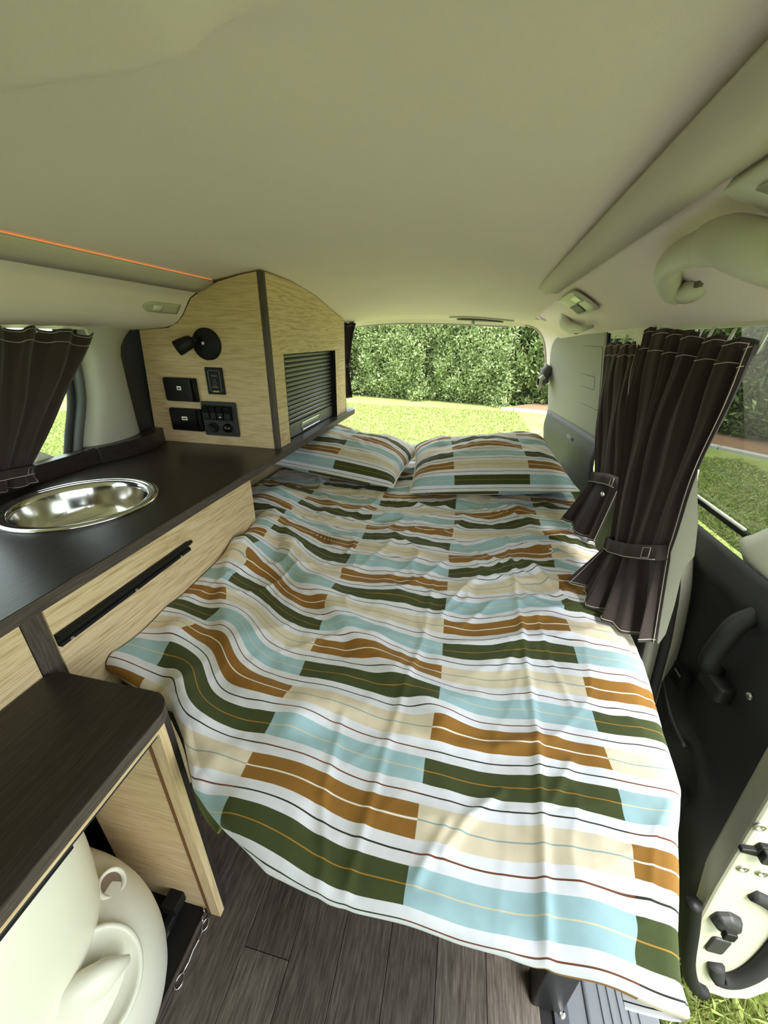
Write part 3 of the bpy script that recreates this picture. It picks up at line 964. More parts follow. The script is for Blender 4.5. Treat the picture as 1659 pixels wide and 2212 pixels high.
# reading lamp
rl = thing('reading_lamp', 'black swivel reading spotlight on the oak cupboard side', 'lamp', (-0.798, YP, 0.93))
MB().lathe([(0.046, 0), (0.046, 0.010), (0.042, 0.0135), (0.0001, 0.0145)], (-0.796, YP, 0.972), (0, -1, 0), n=40, caps=False).build('base', M_matblack, rl, smooth=True)
MB().lathe([(0.0045, 0), (0.0045, 0.002), (0.003, 0.003)], (-0.802, YP - 0.0145, 0.975), (0, -1, 0), n=12).build('switch', M_white, rl, smooth=True)
MB().tube([(-0.815, YP - 0.012, 0.984), (-0.822, YP - 0.030, 0.983), (-0.830, YP - 0.038, 0.980)], 0.010, 12).build('joint', M_matblack, rl, smooth=True)
hdir = V(-0.72, -0.42, -0.42); hdir /= np.linalg.norm(hdir)
hc = V(-0.822, YP - 0.036, 0.982)
hd_ = MB().lathe([(0.008, -0.004), (0.015, 0.0), (0.019, 0.012), (0.0215, 0.035), (0.022, 0.05), (0.020, 0.052), (0.018, 0.048)], hc, hdir, n=28).build('lamp_head', M_matblack, rl, smooth=True)
MB().lathe([(0.0175, 0.0485), (0.0001, 0.0495)], hc, hdir, n=24, caps=False).build('lens', M_lens, hd_, smooth=True)

# dimmer panel
dm = thing('dimmer_panel', 'small black touch dimmer plate with bulb symbol on the cupboard', 'switch', (-0.79, YP, 0.822))
MB().rbox(-0.818, -0.758, YP - 0.006, YP, 0.823, 0.905, 0.003, 'y').build('plate', M_matblack, dm, bevel=0.0008)
yf = YP - 0.0064
lo = [(-0.808 + 0.04 * 0 + (a - 0), b) for a, b in rect_loop(0, 0.040, 0.832, 0.896, 0.005)]
MB().tube([(a, yf, b) for a, b in lo], 0.0006, 5, closed=True).build('printed_frame', M_print, dm)
MB().box(-0.798, -0.778, yf - 0.0006, yf + 0.0004, 0.8305, 0.8345).build('yellow_mark', M_yellow, dm, bevel=0.0004)
bl = [(-0.7885 + 0.0062 * math.sin(t) * (1.0 if math.cos(t) < 0.3 else 0.75), yf, 0.8635 - 0.0085 * math.cos(t) * -1) for t in np.linspace(0, 2 * math.pi, 22)[:-1]]
bulb = [(-0.7885 + dx, yf, 0.8585 + dz) for dx, dz in [(-0.0016, 0.013), (-0.0016, 0.009), (-0.004, 0.003), (-0.0052, -0.001), (-0.004, -0.005), (0, -0.007), (0.004, -0.005), (0.0052, -0.001), (0.004, 0.003), (0.0016, 0.009), (0.0016, 0.013)]]
MB().tube(bulb, 0.0004, 5, closed=True).build('bulb_symbol', M_print, dm)
FACE = Matrix(((1, 0, 0, 0), (0, 0, -1, 0), (0, 1, 0, 0), (0, 0, 0, 1)))     # text lying in XZ, read from -Y
text_mesh('TOUCH', 0.0062, Matrix.Translation((-0.7885, yf, 0.880)) @ FACE, M_print, dm)
text_mesh('DIMMER', 0.0056, Matrix.Translation((-0.7885, yf, 0.846)) @ FACE, M_print, dm)


# two black covers with white labels
def cover(zc, label, w):
    t = thing('socket_cover', label, 'socket', (-0.912, YP, zc - 0.037), 'black hinged covers on the cupboard side')
    MB().rbox(-0.972, -0.857, YP - 0.012, YP, zc - 0.037, zc + 0.037, 0.003, 'y').build('base_box', M_matblack, t, bevel=0.001)
    MB().rbox(-0.969, -0.869, YP - 0.018, YP - 0.012, zc - 0.034, zc + 0.034, 0.003, 'y').build('flap', M_gloss, t, bevel=0.001)
    MB().tube([(-0.863, YP - 0.0125, zc - 0.034), (-0.863, YP - 0.0125, zc + 0.034)], 0.003, 8).build('hinge_pin', M_matblack, t, smooth=True)
    xl = -0.922 if w < 0.02 else -0.925
    lb = MB().box(xl, xl + w, YP - 0.0186, YP - 0.0179, zc + 0.0, zc + 0.012).build('sticker', M_white, t)
    MB().box(xl + 0.2 * w, xl + 0.8 * w, YP - 0.0188, YP - 0.0185, zc + 0.004, zc + 0.0075).build('printed_line', M_matblack, lb)
    return t


cover(0.833, 'upper black hinged cover with a small white sticker on the cupboard', 0.016)
cover(0.736, 'lower black hinged cover with a wider white sticker on the cupboard', 0.021)

# switch panel with four rockers, socket and shiny knob
sp_ = thing('switch_panel', 'square black switch panel with four rockers and two sockets', 'switch', (-0.79, YP, 0.686))
MB().rbox(-0.853, -0.727, YP - 0.007, YP, 0.688, 0.800, 0.005, 'y').build('plate', M_black, sp_, bevel=0.0015)
MB().rbox(-0.846, -0.742, YP - 0.0085, YP - 0.006, 0.739, 0.789, 0.002, 'y').build('rocker_bezel', M_matblack, sp_)
rk = None
for k in range(4):
    xc = -0.832 + 0.0255 * k
    o = MB().prism([(YP - 0.008, 0.742), (YP - 0.019, 0.746), (YP - 0.0175, 0.765), (YP - 0.024, 0.784), (YP - 0.008, 0.787)], 'x', xc - 0.0105, xc + 0.0105).build('rocker', M_matblack, sp_, bevel=0.0012)
    if k == 2:
        MB().box(xc - 0.003, xc + 0.003, YP - 0.0186, YP - 0.0178, 0.751, 0.754).build('mark', M_white, o)
for k, (xc, mm, rr_) in enumerate(((-0.818, M_matblack, 0.0165), (-0.764, M_gloss, 0.0155))):
    o = MB().lathe([(rr_, 0), (rr_, 0.006), (rr_ * 0.86, 0.0085), (rr_ * 0.8, 0.005)] if k == 0 else [(rr_, 0), (rr_, 0.004), (rr_ * 0.9, 0.010), (rr_ * 0.6, 0.015), (0.001, 0.017)], (xc, YP - 0.007, 0.716), (0, -1, 0), n=28).build('socket' if k == 0 else 'knob', mm, sp_, smooth=True)
for (xc, zc) in ((-0.846, 0.794), (-0.79, 0.7945), (-0.734, 0.794), (-0.846, 0.694), (-0.79, 0.694), (-0.734, 0.694)):
    MB().lathe([(0.0022, 0), (0.0022, 0.0008), (0.001, 0.001)], (xc, YP - 0.007, zc), (0, -1, 0), n=8).build('screw', M_black2, sp_)

# left ceiling lamp on the headliner curve
ll = thing('courtesy_lamp', 'small clear courtesy lamp on the left headliner near the cupboard', 'lamp', (-0.86, 1.06, 1.06))
P = []
d0 = V(-0.868 + 0.85, 0, 1.05 - 1.072); nrm = V(0.77, 0, -0.63)
for i, y in enumerate(np.linspace(0.99, 1.125, 10)):
    k = math.sqrt(max(0.0, 1 - max(0, (1.03 - y) / 0.04) ** 2)) if y < 1.03 else 1.0
    P.append([V(-0.854, y, 1.066) + d0 / np.linalg.norm(d0) * q * 0.03 * (0.35 + 0.65 * k) + nrm * 0.004 for q in (-0.5, -0.25, 0, 0.25, 0.5)])
MB().grid(np.array(P)).build('lens', M_lens, ll, smooth=True, solid=0.005)
P2 = [[V(-0.854, y, 1.066) + d0 / np.linalg.norm(d0) * q * 0.016 + nrm * 0.0065 for q in (-0.5, 0, 0.5)] for y in np.linspace(1.02, 1.055, 4)]
MB().grid(np.array(P2)).build('switch', M_white, ll, smooth=True, solid=0.003)

# ---------------------------------------------------------------- toilet cupboard in the foreground
TZ = 0.530
tc_ = thing('toilet_cupboard', 'low dark-topped cupboard housing the toilet in the foreground', 'cabinet', (-0.47, 0.05, FZ))
pts = [(-0.574, -0.5), (-0.362, -0.5), (-0.362, 0.285)] + [(-0.40 + 0.038 * math.cos(t), 0.285 + 0.038 * math.sin(t)) for t in np.linspace(0.1, math.pi / 2, 8)] + [(-0.562, 0.323), (-0.574, 0.311)]
MB().prism(pts, 'z', TZ - 0.019, TZ).build('top', MD_Y, tc_, bevel=0.001)
MB().prism([(-0.3622, -0.5), (-0.3612, -0.5), (-0.3612, 0.287)] + [(-0.40 + 0.0388 * math.cos(t), 0.287 + 0.037 * math.sin(t)) for t in np.linspace(0.15, 1.4, 8)] + [(-0.40 + 0.0378 * math.cos(t), 0.287 + 0.036 * math.sin(t)) for t in np.linspace(1.4, 0.15, 8)] + [(-0.3622, 0.287)], 'z', TZ - 0.0188, TZ - 0.0006).build('top_edge', ME_Y, tc_)
MB().box(-0.386, -0.366, -0.5, 0.288, TZ - 0.031, TZ - 0.0195).build('front_rail', MW_Y, tc_, bevel=0.0008)
MB().box(-0.392, -0.372, -0.5, 0.286, TZ - 0.042, TZ - 0.031).build('stop_rail', M_alu, tc_)
MB().box(-0.384, -0.374, -0.5, 0.16, TZ - 0.050, TZ - 0.044).build('door_track', M_matblack, tc_, bevel=0.001)
# end panel: light inside, dark outside, light front lipping
MB().box(-0.576, -0.393, 0.290, 0.300, FZ, TZ - 0.019).build('end_panel', MW_Y if False else MW_X, tc_)
MB().box(-0.576, -0.372, 0.3005, 0.312, FZ, TZ - 0.019).build('outer_panel', MD_Z, tc_)
MB().box(-0.391, -0.370, 0.288, 0.3005, FZ, TZ - 0.0195).build('lipping', MW_Z, tc_, bevel=0.0006)
MB().box(-0.3985, -0.3925, 0.2885, 0.2990, FZ, TZ - 0.03).build('groove', mat('rust_groove', rgb(112, 72, 38), 0.7), tc_)
MB().box(-0.576, -0.40, -0.5, 0.290, FZ, FZ + 0.012).build('base_board', M_matblack, tc_, bevel=0.001)
MB().box(-0.401, -0.3985, -0.5, 0.285, FZ, FZ + 0.0135).build('base_edge', ME_Y, tc_)
# hinge at the foot
hg = MB().box(-0.470, -0.440, 0.262, 0.290, FZ + 0.030, FZ + 0.056).build('hinge', M_matblack, tc_, bevel=0.002)
MB().box(-0.462, -0.446, 0.240, 0.268, FZ + 0.012, FZ + 0.030).build('hinge_arm', M_matblack, hg, bevel=0.003)
MB().lathe([(0.011, 0), (0.011, 0.006), (0.007, 0.008)], (-0.454, 0.243, FZ + 0.016), (0, -0.5, 1), n=16).build('hinge_cup', M_matblack, hg, smooth=True)
MB().lathe([(0.0025, 0), (0.0025, 0.001)], (-0.454, 0.238, FZ + 0.0245), (0, -0.5, 1), n=8).build('hinge_screw', M_chrome, hg)
# wire bolt lying at the cupboard edge
wb = thing('wire_catch', 'thin chrome wire catch lying on the floor beside the toilet cupboard', 'catch', (-0.41, 0.22, FZ))
ring = lambda cy, r: [(-0.392 + r * 0.6 * math.cos(t), cy + r * math.sin(t), FZ + 0.002) for t in np.linspace(0, 2 * math.pi, 14)[:-1]]
MB().tube(ring(0.198, 0.010), 0.0012, 5, closed=True).build('end_loop', M_chrome, wb, smooth=True)
MB().tube([(-0.393, 0.207, FZ + 0.002), (-0.391, 0.222, FZ + 0.003), (-0.393, 0.236, FZ + 0.002), (-0.391, 0.250, FZ + 0.003), (-0.392, 0.262, FZ + 0.002)], 0.0012, 5).build('wire', M_chrome, wb, smooth=True)
MB().tube(ring(0.272, 0.009), 0.0012, 5, closed=True).build('end_loop', M_chrome, wb, smooth=True)
for (xx, yy) in ((-0.404, 0.283), (-0.398, 0.270)):
    MB().tube([(xx - 0.003, yy, FZ + 0.014), (xx, yy + 0.006, FZ + 0.018), (xx + 0.004, yy, FZ + 0.014)], 0.0012, 5).build('staple', M_chrome, wb, smooth=True)

# ---------------------------------------------------------------- portable toilet
tl = thing('portable_toilet', 'ivory plastic portable toilet inside the low cupboard', 'toilet', (-0.63, 0.02, FZ))


def superloft(levels, n=64):
    """levels: (z, cx, cy, a, b, p) superellipse rings"""
    P = np.zeros((len(levels), n + 1, 3))
    for i, (z, cx, cy, a, b, p) in enumerate(levels):
        for k in range(n + 1):
            t = 2 * math.pi * k / n
            c, s_ = math.cos(t), math.sin(t)
            P[i, k] = (cx + a * abs(c) ** (2 / p) * (1 if c >= 0 else -1), cy + b * abs(s_) ** (2 / p) * (1 if s_ >= 0 else -1), z)
    return P


CXT, CYT = -0.60, 0.045
Zb = FZ + 0.012
low = [(Zb, CXT, CYT, 0.205, 0.195, 3.2), (Zb + 0.02, CXT, CYT, 0.222, 0.21, 3.2), (0.06, CXT, CYT, 0.236, 0.222, 3.1), (0.12, CXT, CYT, 0.240, 0.224, 3.0), (0.17, CXT, CYT, 0.234, 0.22, 3.0), (0.205, CXT, CYT, 0.215, 0.205, 3.0), (0.222, CXT, CYT, 0.19, 0.185, 3.0), (0.226, CXT, CYT, 0.10, 0.10, 2.6)]
MB().grid(superloft(low)).build('holding_tank', M_toilet2, tl, smooth=True, sub=1)
up_ = [(0.205, CXT, CYT - 0.01, 0.176, 0.182, 3.0), (0.225, CXT, CYT - 0.01, 0.184, 0.19, 3.0), (0.25, CXT, CYT - 0.01, 0.190, 0.197, 3.0), (0.33, CXT, CYT - 0.005, 0.190, 0.202, 3.0), (0.385, CXT, CYT, 0.184, 0.200, 2.9), (0.405, CXT, CYT, 0.176, 0.192, 2.8), (0.412, CXT, CYT, 0.165, 0.182, 2.8)]
MB().grid(superloft(up_)).build('bowl_section', M_toilet, tl, smooth=True, sub=1)
lid = [(0.4125, CXT, CYT, 0.172, 0.188, 2.7), (0.417, CXT, CYT, 0.180, 0.196, 2.7), (0.425, CXT, CYT, 0.181, 0.197, 2.7), (0.434, CXT, CYT, 0.172, 0.188, 2.7), (0.438, CXT, CYT, 0.14, 0.15, 2.5), (0.440, CXT, CYT, 0.02, 0.02, 2.0)]
MB().grid(superloft(lid)).build('lid', M_toilet, tl, smooth=True, sub=1)
# swivel cap on the shoulder of the holding tank, spout folded in it
cc = V(-0.404, 0.120, 0.212); nd = V(0.66, 0.10, 0.75); nd /= np.linalg.norm(nd)
MB().lathe([(0.060, -0.020), (0.062, 0.002), (0.059, 0.006), (0.054, 0.004), (0.051, -0.003), (0.0001, -0.004)], cc, nd, n=40, caps=False).build('cap_ring', M_toilet2, tl, smooth=True)
MB().tube([cc + V(-0.035, -0.035, 0.0), cc + V(-0.01, -0.012, 0.012), cc + V(0.012, 0.012, 0.008), cc + V(0.024, 0.034, -0.004)], [0.014, 0.030, 0.024, 0.006], 16, flat=(1, 0.7)).build('spout', M_toilet2, tl, smooth=True)
vc = V(-0.466, 0.216, 0.216); vd = V(0.55, 0.25, 0.8)
MB().lathe([(0.021, -0.012), (0.0215, -0.001), (0.019, 0.0025), (0.0155, 0.0), (0.0145, -0.006)], vc, vd, n=24, caps=False).build('vent_ring', M_toilet2, tl, smooth=True)
MB().lathe([(0.0150, -0.003), (0.0001, -0.0035)], vc, vd, n=20, caps=False).build('vent_button', mat('vent_brown', rgb(120, 100, 80), 0.6), tl, smooth=True)

# ================================================================== BED
bb = thing('bed_base', 'dark mattress base on black legs under the striped quilt', 'bed', (-0.05, 1.1, FZ))
MB().box(-0.570, 0.28, 0.40, 1.0, 0.33, 0.418).build('mattress', M_mattress, bb, bevel=0.02)
MB().box(-0.790, 0.44, 1.005, 1.96, 0.33, 0.418).build('mattress', M_mattress, bb, bevel=0.02)
MB().box(-0.20, 0.20, 0.275, 0.345, 0.36, 0.416).build('mattress_end', M_mattress, bb, bevel=0.01)
for (lx, ly) in ((0.216, 0.300), (-0.45, 0.9), (0.216, 1.5), (-0.6, 1.5)):
    MB().box(lx, lx + 0.05, ly, ly + 0.042, FZ, 0.335).build('leg', M_leg, bb, bevel=0.003)


# ---- quilt
def unproj(px, py, z):
    c = np.array([px - 829.5, -(py - 1106.0), -828.0])
    r = np.array(RM) @ c
    t = (z - 1.0) / r[2]
    return np.array([0, 0, 1.0]) + t * r


# measured pattern points in the bed plane (x, y) with their (column, row)
CTRL = [(882, 1868, 0, -.42), (870, 1945, 0, -1), (897, 1815, 0, 0), (905, 1737, 0, .58), (913, 1691, 0, 1), (917, 1634, 0, 1.58), (930, 1600, 0, 2), (935, 1552, 0, 2.58), (948, 1528, 0, 3), (950, 1495, 0, 3.58), (953, 1471, 0, 4), (955, 1437, 0, 4.58), (956, 1412, 0, 5), (957, 1389, 0, 5.58), (958, 1363, 0, 6), (959, 1337, 0, 6.58),
        (970, 1226, 0, 9.58), (970, 1192, 0, 10.58), (982, 1123, 0, 13.58), (983, 1108, 0, 14.58), (985, 1085, 0, 15.58),
        (1333, 1707, 1, 1.58), (1349, 1781, 1, 1), (1305, 1614, 1, 2.58), (1325, 1664, 1, 2), (1280, 1532, 1, 3.58), (1293, 1578, 1, 3), (1260, 1459, 1, 4.58), (1270, 1503, 1, 4), (1240, 1393, 1, 5.58), (1250, 1431, 1, 5), (1224, 1334, 1, 6.58), (1233, 1365, 1, 6), (1365, 1829, 1, .58), (1373, 1886, 1, 0), (1379, 1969, 1, -.42), (1381, 2068, 1, -1),
        (1189, 1181, 1, 10.58), (1193, 1208, 1, 10), (1198, 1230, 1, 9), (1156, 1101, 1, 14.58),
        (492, 1710, -1, -.42), (455, 1764, -1, -1), (544, 1623, -1, .58), (520, 1677, -1, 0), (596, 1549, -1, 1.58), (572, 1580, -1, 1), (633, 1489, -1, 2.58), (613, 1521, -1, 2), (659, 1426, -1, 3.58), (646, 1460, -1, 3), (685, 1378, -1, 4.58), (670, 1404, -1, 4), (696, 1343, -1, 5.58), (707, 1300, -1, 6.5), (725, 1268, -1, 7.58), (716, 1284, -1, 7), (739, 1232, -1, 8.58), (734, 1254, -1, 8), (788, 1150, -1, 11.58), (792, 1136, -1, 12.5), (823, 1085, -1, 15.58),
        (340, 1443, -2, 1), (370, 1400, -2, 1.58), (396, 1370, -2, 2), (424, 1358, -2, 2.58), (444, 1348, -2, 3), (481, 1328, -2, 3.58), (513, 1254, -2, 5.58), (540, 1210, -2, 6.58), (529, 1237, -2, 6)]
BZ = 0.452
cp = np.array([list(unproj(a, b, BZ)[:2]) + [u, v] for a, b, u, v in CTRL])
res = np.stack([cp[:, 2] - cp[:, 0] / 0.268, cp[:, 3] - (cp[:, 1] - 0.261) / 0.064], -1)


def warp_uv(x, y):
    """x, y arrays -> (u, v): regular weave plus the measured drag of the cloth"""
    X_ = x.ravel(); Y_ = y.ravel()
    d2 = (X_[:, None] - cp[None, :, 0]) ** 2 + (1.0 * (Y_[:, None] - cp[None, :, 1])) ** 2
    w = 1.0 / (d2 + 0.0004) ** 1.6
    r = (w @ res) / w.sum(1, keepdims=True)
    u = X_ / 0.268 + r[:, 0]; v = (Y_ - 0.261) / 0.064 + r[:, 1]
    return u.reshape(x.shape), v.reshape(x.shape)


def seg_dist(x, y, poly):
    best = np.full(x.shape, 9.0); along = np.zeros(x.shape); side = np.zeros(x.shape)
    for (a, b) in zip(poly[:-1], poly[1:]):
        dx, dy = b[0] - a[0], b[1] - a[1]
        L2 = dx * dx + dy * dy
        t = np.clip(((x - a[0]) * dx + (y - a[1]) * dy) / L2, 0, 1)
        ex = x - a[0] - t * dx; ey = y - a[1] - t * dy
        d = np.sqrt(ex * ex + ey * ey)
        m_ = d < best
        best = np.where(m_, d, best)
        side = np.where(m_, (ex * dy - ey * dx) / math.sqrt(L2), side)
    return best, side


RIDGES = [  # polyline, height, half width, softness of the lee side
    ([(-0.47, 0.93), (-0.439, 0.846), (-0.35, 0.745), (-0.286, 0.687), (-0.166, 0.574), (-0.07, 0.49), (0.018, 0.43)], 0.024, 0.022, 2.2),
    ([(-0.56, 0.80), (-0.535, 0.728), (-0.47, 0.60), (-0.40, 0.50), (-0.361, 0.445), (-0.265, 0.397), (-0.211, 0.383)], 0.022, 0.025, 2.0),
    ([(-0.52, 0.50), (-0.43, 0.40), (-0.36, 0.34), (-0.30, 0.30)], 0.016, 0.022, 1.8),
    ([(-0.45, 0.98), (-0.36, 0.93), (-0.25, 0.87), (-0.15, 0.85)], 0.009, 0.018, 1.5),
    ([(-0.60, 1.15), (-0.45, 1.12), (-0.3, 1.16), (-0.1, 1.13)], 0.010, 0.02, 1.3),
    ([(-0.2, 0.98), (-0.02, 0.90), (0.10, 0.94), (0.3, 0.90)], 0.005, 0.016, 1.5),
    ([(-0.1, 0.74), (0.05, 0.78), (0.16, 0.72), (0.3, 0.78)], 0.004, 0.014, 1.5),
    ([(-0.16, 0.42), (0.0, 0.40), (0.07, 0.395), (0.15, 0.42)], 0.007, 0.014, 1.8),
    ([(0.10, 1.25), (0.25, 1.20), (0.40, 1.24)], 0.007, 0.02, 1.5),
    ([(0.33, 1.20), (0.28, 0.98), (0.30, 0.80)], 0.008, 0.025, 1.5),
    ([(0.24, 0.62), (0.25, 0.45), (0.22, 0.30)], 0.004, 0.02, 1.5)]
CREASE = [([(0.165, 1.10), (0.162, 0.61), (0.159, 0.449), (0.146, 0.30), (0.135, 0.19)], 0.0030), ([(-0.03, 0.95), (-0.035, 0.6), (-0.06, 0.40), (-0.075, 0.2)], 0.0016),
          ([(0.028, 0.255), (0.06, 0.303), (0.10, 0.34)], 0.0030), ([(0.0, 0.225), (0.03, 0.285)], 0.0025), ([(0.20, 0.72), (0.205, 0.62), (0.225, 0.5)], 0.0018), ([(0.115, 0.55), (0.15, 0.62), (0.17, 0.70)], 0.0018),
          ([(-0.14, 0.40), (-0.13, 0.28), (-0.10, 0.20)], 0.0014), ([(0.10, 0.40), (0.19, 0.44)], 0.0018), ([(0.16, 0.335), (0.20, 0.40)], 0.0018), ([(-0.11, 0.80), (0.0, 0.74), (0.05, 0.75)], 0.0025),
          ([(0.0, 1.05), (0.1, 0.97), (0.14, 0.90)], 0.0025), ([(0.05, 0.82), (0.12, 0.86), (0.22, 0.80)], 0.0022), ([(-0.2, 1.05), (-0.12, 0.97), (-0.02, 0.99)], 0.0025), ([(0.19, 0.96), (0.26, 0.86)], 0.002),
          ([(-0.2, 0.93), (-0.1, 0.88), (-0.08, 0.80)], 0.0022), ([(-0.30, 0.26), (-0.2, 0.22)], 0.002)]


def bed_height(x, y):
    z = np.full(x.shape, BZ)
    z += 0.006 * vnoise(x * 7 + 3, y * 6, 1) + 0.0035 * vnoise(x * 17, y * 15 + 5, 2) + 0.0013 * vnoise(x * 42 + y * 14, y * 36, 3)
    z += 0.0022 * sstep(0.5, 1.0, y) * vnoise(x * 26, y * 34, 5)
    wx = x + 0.03 * vnoise(x * 6, y * 6 + 2, 21); wy = y + 0.03 * vnoise(x * 6 + 9, y * 6, 22)
    rear = 0.35 + 0.65 * sstep(0.45, 1.0, y)
    for (a_, b_, c_, sd_, h_, ex_) in ((7, 3, 9, 31, 0.012, 6), (11, -6, 8, 32, 0.010, 4.5), (5, 13, 15, 33, 0.0075, 4), (19, 9, 16, 34, 0.0042, 2.5)):
        r_ = 1 - np.abs(vnoise(wx * a_ + wy * b_, wy * c_ - wx * b_ * 0.5, sd_))
        mk = np.clip(0.5 + 0.8 * vnoise(x * 4 + sd_, y * 4, sd_ + 9), 0, 1)
        z += h_ * rear * mk * r_ ** ex_
    for poly, h, w, soft in RIDGES:
        d, sd = seg_dist(x, y, poly)
        ww = w * (1 + (soft - 1) * (0.5 - 0.5 * np.tanh(sd / (0.6 * w))))
        mod = 0.75 + 0.25 * vnoise(x * 14, y * 14, 9)
        z += h * mod * np.exp(-(d / ww) ** 2)
    for poly, h in CREASE:
        d, sd = seg_dist(x, y, poly)
        z += 1.7 * h * np.exp(-(d / 0.0065) ** 2)
    # long cloth tension waves fanning from the right edge at the foot
    z += 0.004 * np.exp(-((y - 0.30) / 0.16) ** 2) * np.sin(34 * x + 6 * y) * sstep(-0.3, 0.1, x)
    # cloth climbs against the cabinet on the left, piles up near the niche
    z += 0.020 * sstep(-0.46, -0.57, x) * sstep(0.98, 0.80, y)
    z += 0.055 * np.exp(-((x + 0.64) / 0.12) ** 2) * np.exp(-((y - 1.13) / 0.16) ** 2)
    z += 0.03 * np.exp(-((x + 0.54) / 0.06) ** 2) * np.exp(-((y - 0.93) / 0.12) ** 2)
    z -= 0.008 * np.exp(-((x - 0.0) / 0.3) ** 2) * np.exp(-((y - 0.8) / 0.3) ** 2)
    return z


def xleft(y):
    return np.interp(y, [0.0, 0.92, 1.02, 3], [-0.574, -0.574, -0.775, -0.775])


def xright(y):
    return np.interp(y, [0.1, 0.187, 0.247, 0.335, 0.397, 0.61, 1.067, 1.4, 2.2], [0.243, 0.246, 0.262, 0.293, 0.325, 0.368, 0.405, 0.43, 0.43])


def yfront(x):
    return np.interp(x, [-0.6, -0.5, -0.41, -0.365, -0.314, -0.244, -0.175, -0.094, 0.0, 0.3], [0.42, 0.395, 0.37, 0.336, 0.284, 0.250, 0.224, 0.213, 0.212, 0.212])


NS, NT = 250, 330
RR = 0.019
nroll = 9
S = np.concatenate([np.linspace(0, 1, NS), np.full(nroll, 1.0)])
ES = np.concatenate([np.zeros(NS), np.linspace(0, 1, nroll + 1)[1:]])
T = np.concatenate([np.full(nroll, 0.0), np.linspace(0, 1, NT) ** 1.15])
ET = np.concatenate([np.linspace(1, 0, nroll + 1)[:-1], np.zeros(NT)])
S2, T2 = np.meshgrid(S, T, indexing='ij'); E2, F2 = np.meshgrid(ES, ET, indexing='ij')
x = np.zeros_like(S2); y = 0.2 + T2 * 1.7
for it in range(8):
    x = xleft(y) * (1 - S2) + xright(y) * S2
    y = yfront(x) * (1 - T2) + 1.93 * T2
Zq = bed_height(x, y)
U, W = warp_uv(x, y)
thS = E2 * math.pi * 1.05; thT = F2 * math.pi * 1.05
outS = RR * np.sin(thS) - 0.03 * np.maximum(0, E2 - 0.75) * 4 * (E2 > 0.75)
outT = RR * np.sin(thT) - 0.03 * np.maximum(0, F2 - 0.75) * 4 * (F2 > 0.75)
drop = np.maximum(RR * (1 - np.cos(thS)), RR * (1 - np.cos(thT)))
drop = np.minimum(drop, 2 * RR)
xx = x + outS
yy = y - outT
# sagging front and corner
sag = 0.010 * sstep(0.30, 0.19, y) + 0.012 * sstep(0.17, 0.27, x) * sstep(0.33, 0.20, y) + 0.012 * sstep(-0.2, -0.33, x) * sstep(0.36, 0.26, y)
sag = sag + 0.020 * sstep(0.33, 0.40, x) * sstep(0.9, 0.5, y) * sstep(0.3, 0.45, y)
ripple = 0.004 * np.sin(x * 60 + 2) * F2 + 0.004 * np.sin(y * 50) * E2
Zq = Zq - drop - sag + ripple
U = U + (RR * thS) / 0.268
W = W - (RR * thT) / 0.064
m = MB().grid(np.stack([xx, yy, Zq], -1))
quilt = m.build('quilt', M_linen, smooth=True, loc=(-0.05, 1.0, 0.40), recalc=False)
tag(quilt, 'large striped quilt in white, green, brown, cream and pale blue', 'quilt')


def set_uv(o, U, W):
    me = o.data
    uvl = me.uv_layers.new(name='UVMap')
    idx = np.empty(len(me.loops), dtype=np.int32)
    me.loops.foreach_get('vertex_index', idx)
    uv = np.stack([U.ravel()[idx], W.ravel()[idx]], -1).astype(np.float32)
    uvl.data.foreach_set('uv', uv.ravel())


set_uv(quilt, U, W)


M_greenback = mat('green_quilt_back', rgb(88, 98, 48), 0.9, var=0.08, vscale=30, bump=0.2, bscale=500)
fe = resample([(-0.425, 0.372, 0.432), (-0.385, 0.345, 0.430), (-0.34, 0.302, 0.424), (-0.30, 0.270, 0.418), (-0.255, 0.243, 0.414)], 24)
P = np.array([[p + V(-0.006 * q, -0.010 * q, -0.050 * q * w_) for q in np.linspace(0, 1, 6)] for p, w_ in zip(fe, np.sin(np.linspace(0.35, math.pi * 0.97, 24)))])
P2 = np.array([[p + V(-0.006 * (1 - q) + 0.02 * q, -0.010 * (1 - q) + 0.02 * q, -0.050 * w_ + 0.02 * q) for q in np.linspace(0, 1, 4)] for p, w_ in zip(fe, np.sin(np.linspace(0.35, math.pi * 0.97, 24)))])
o_ = MB().grid(P).build('turned_edge', M_greenback, quilt, smooth=True, solid=0.004)
o_['label'] = 'plain green underside of the quilt'


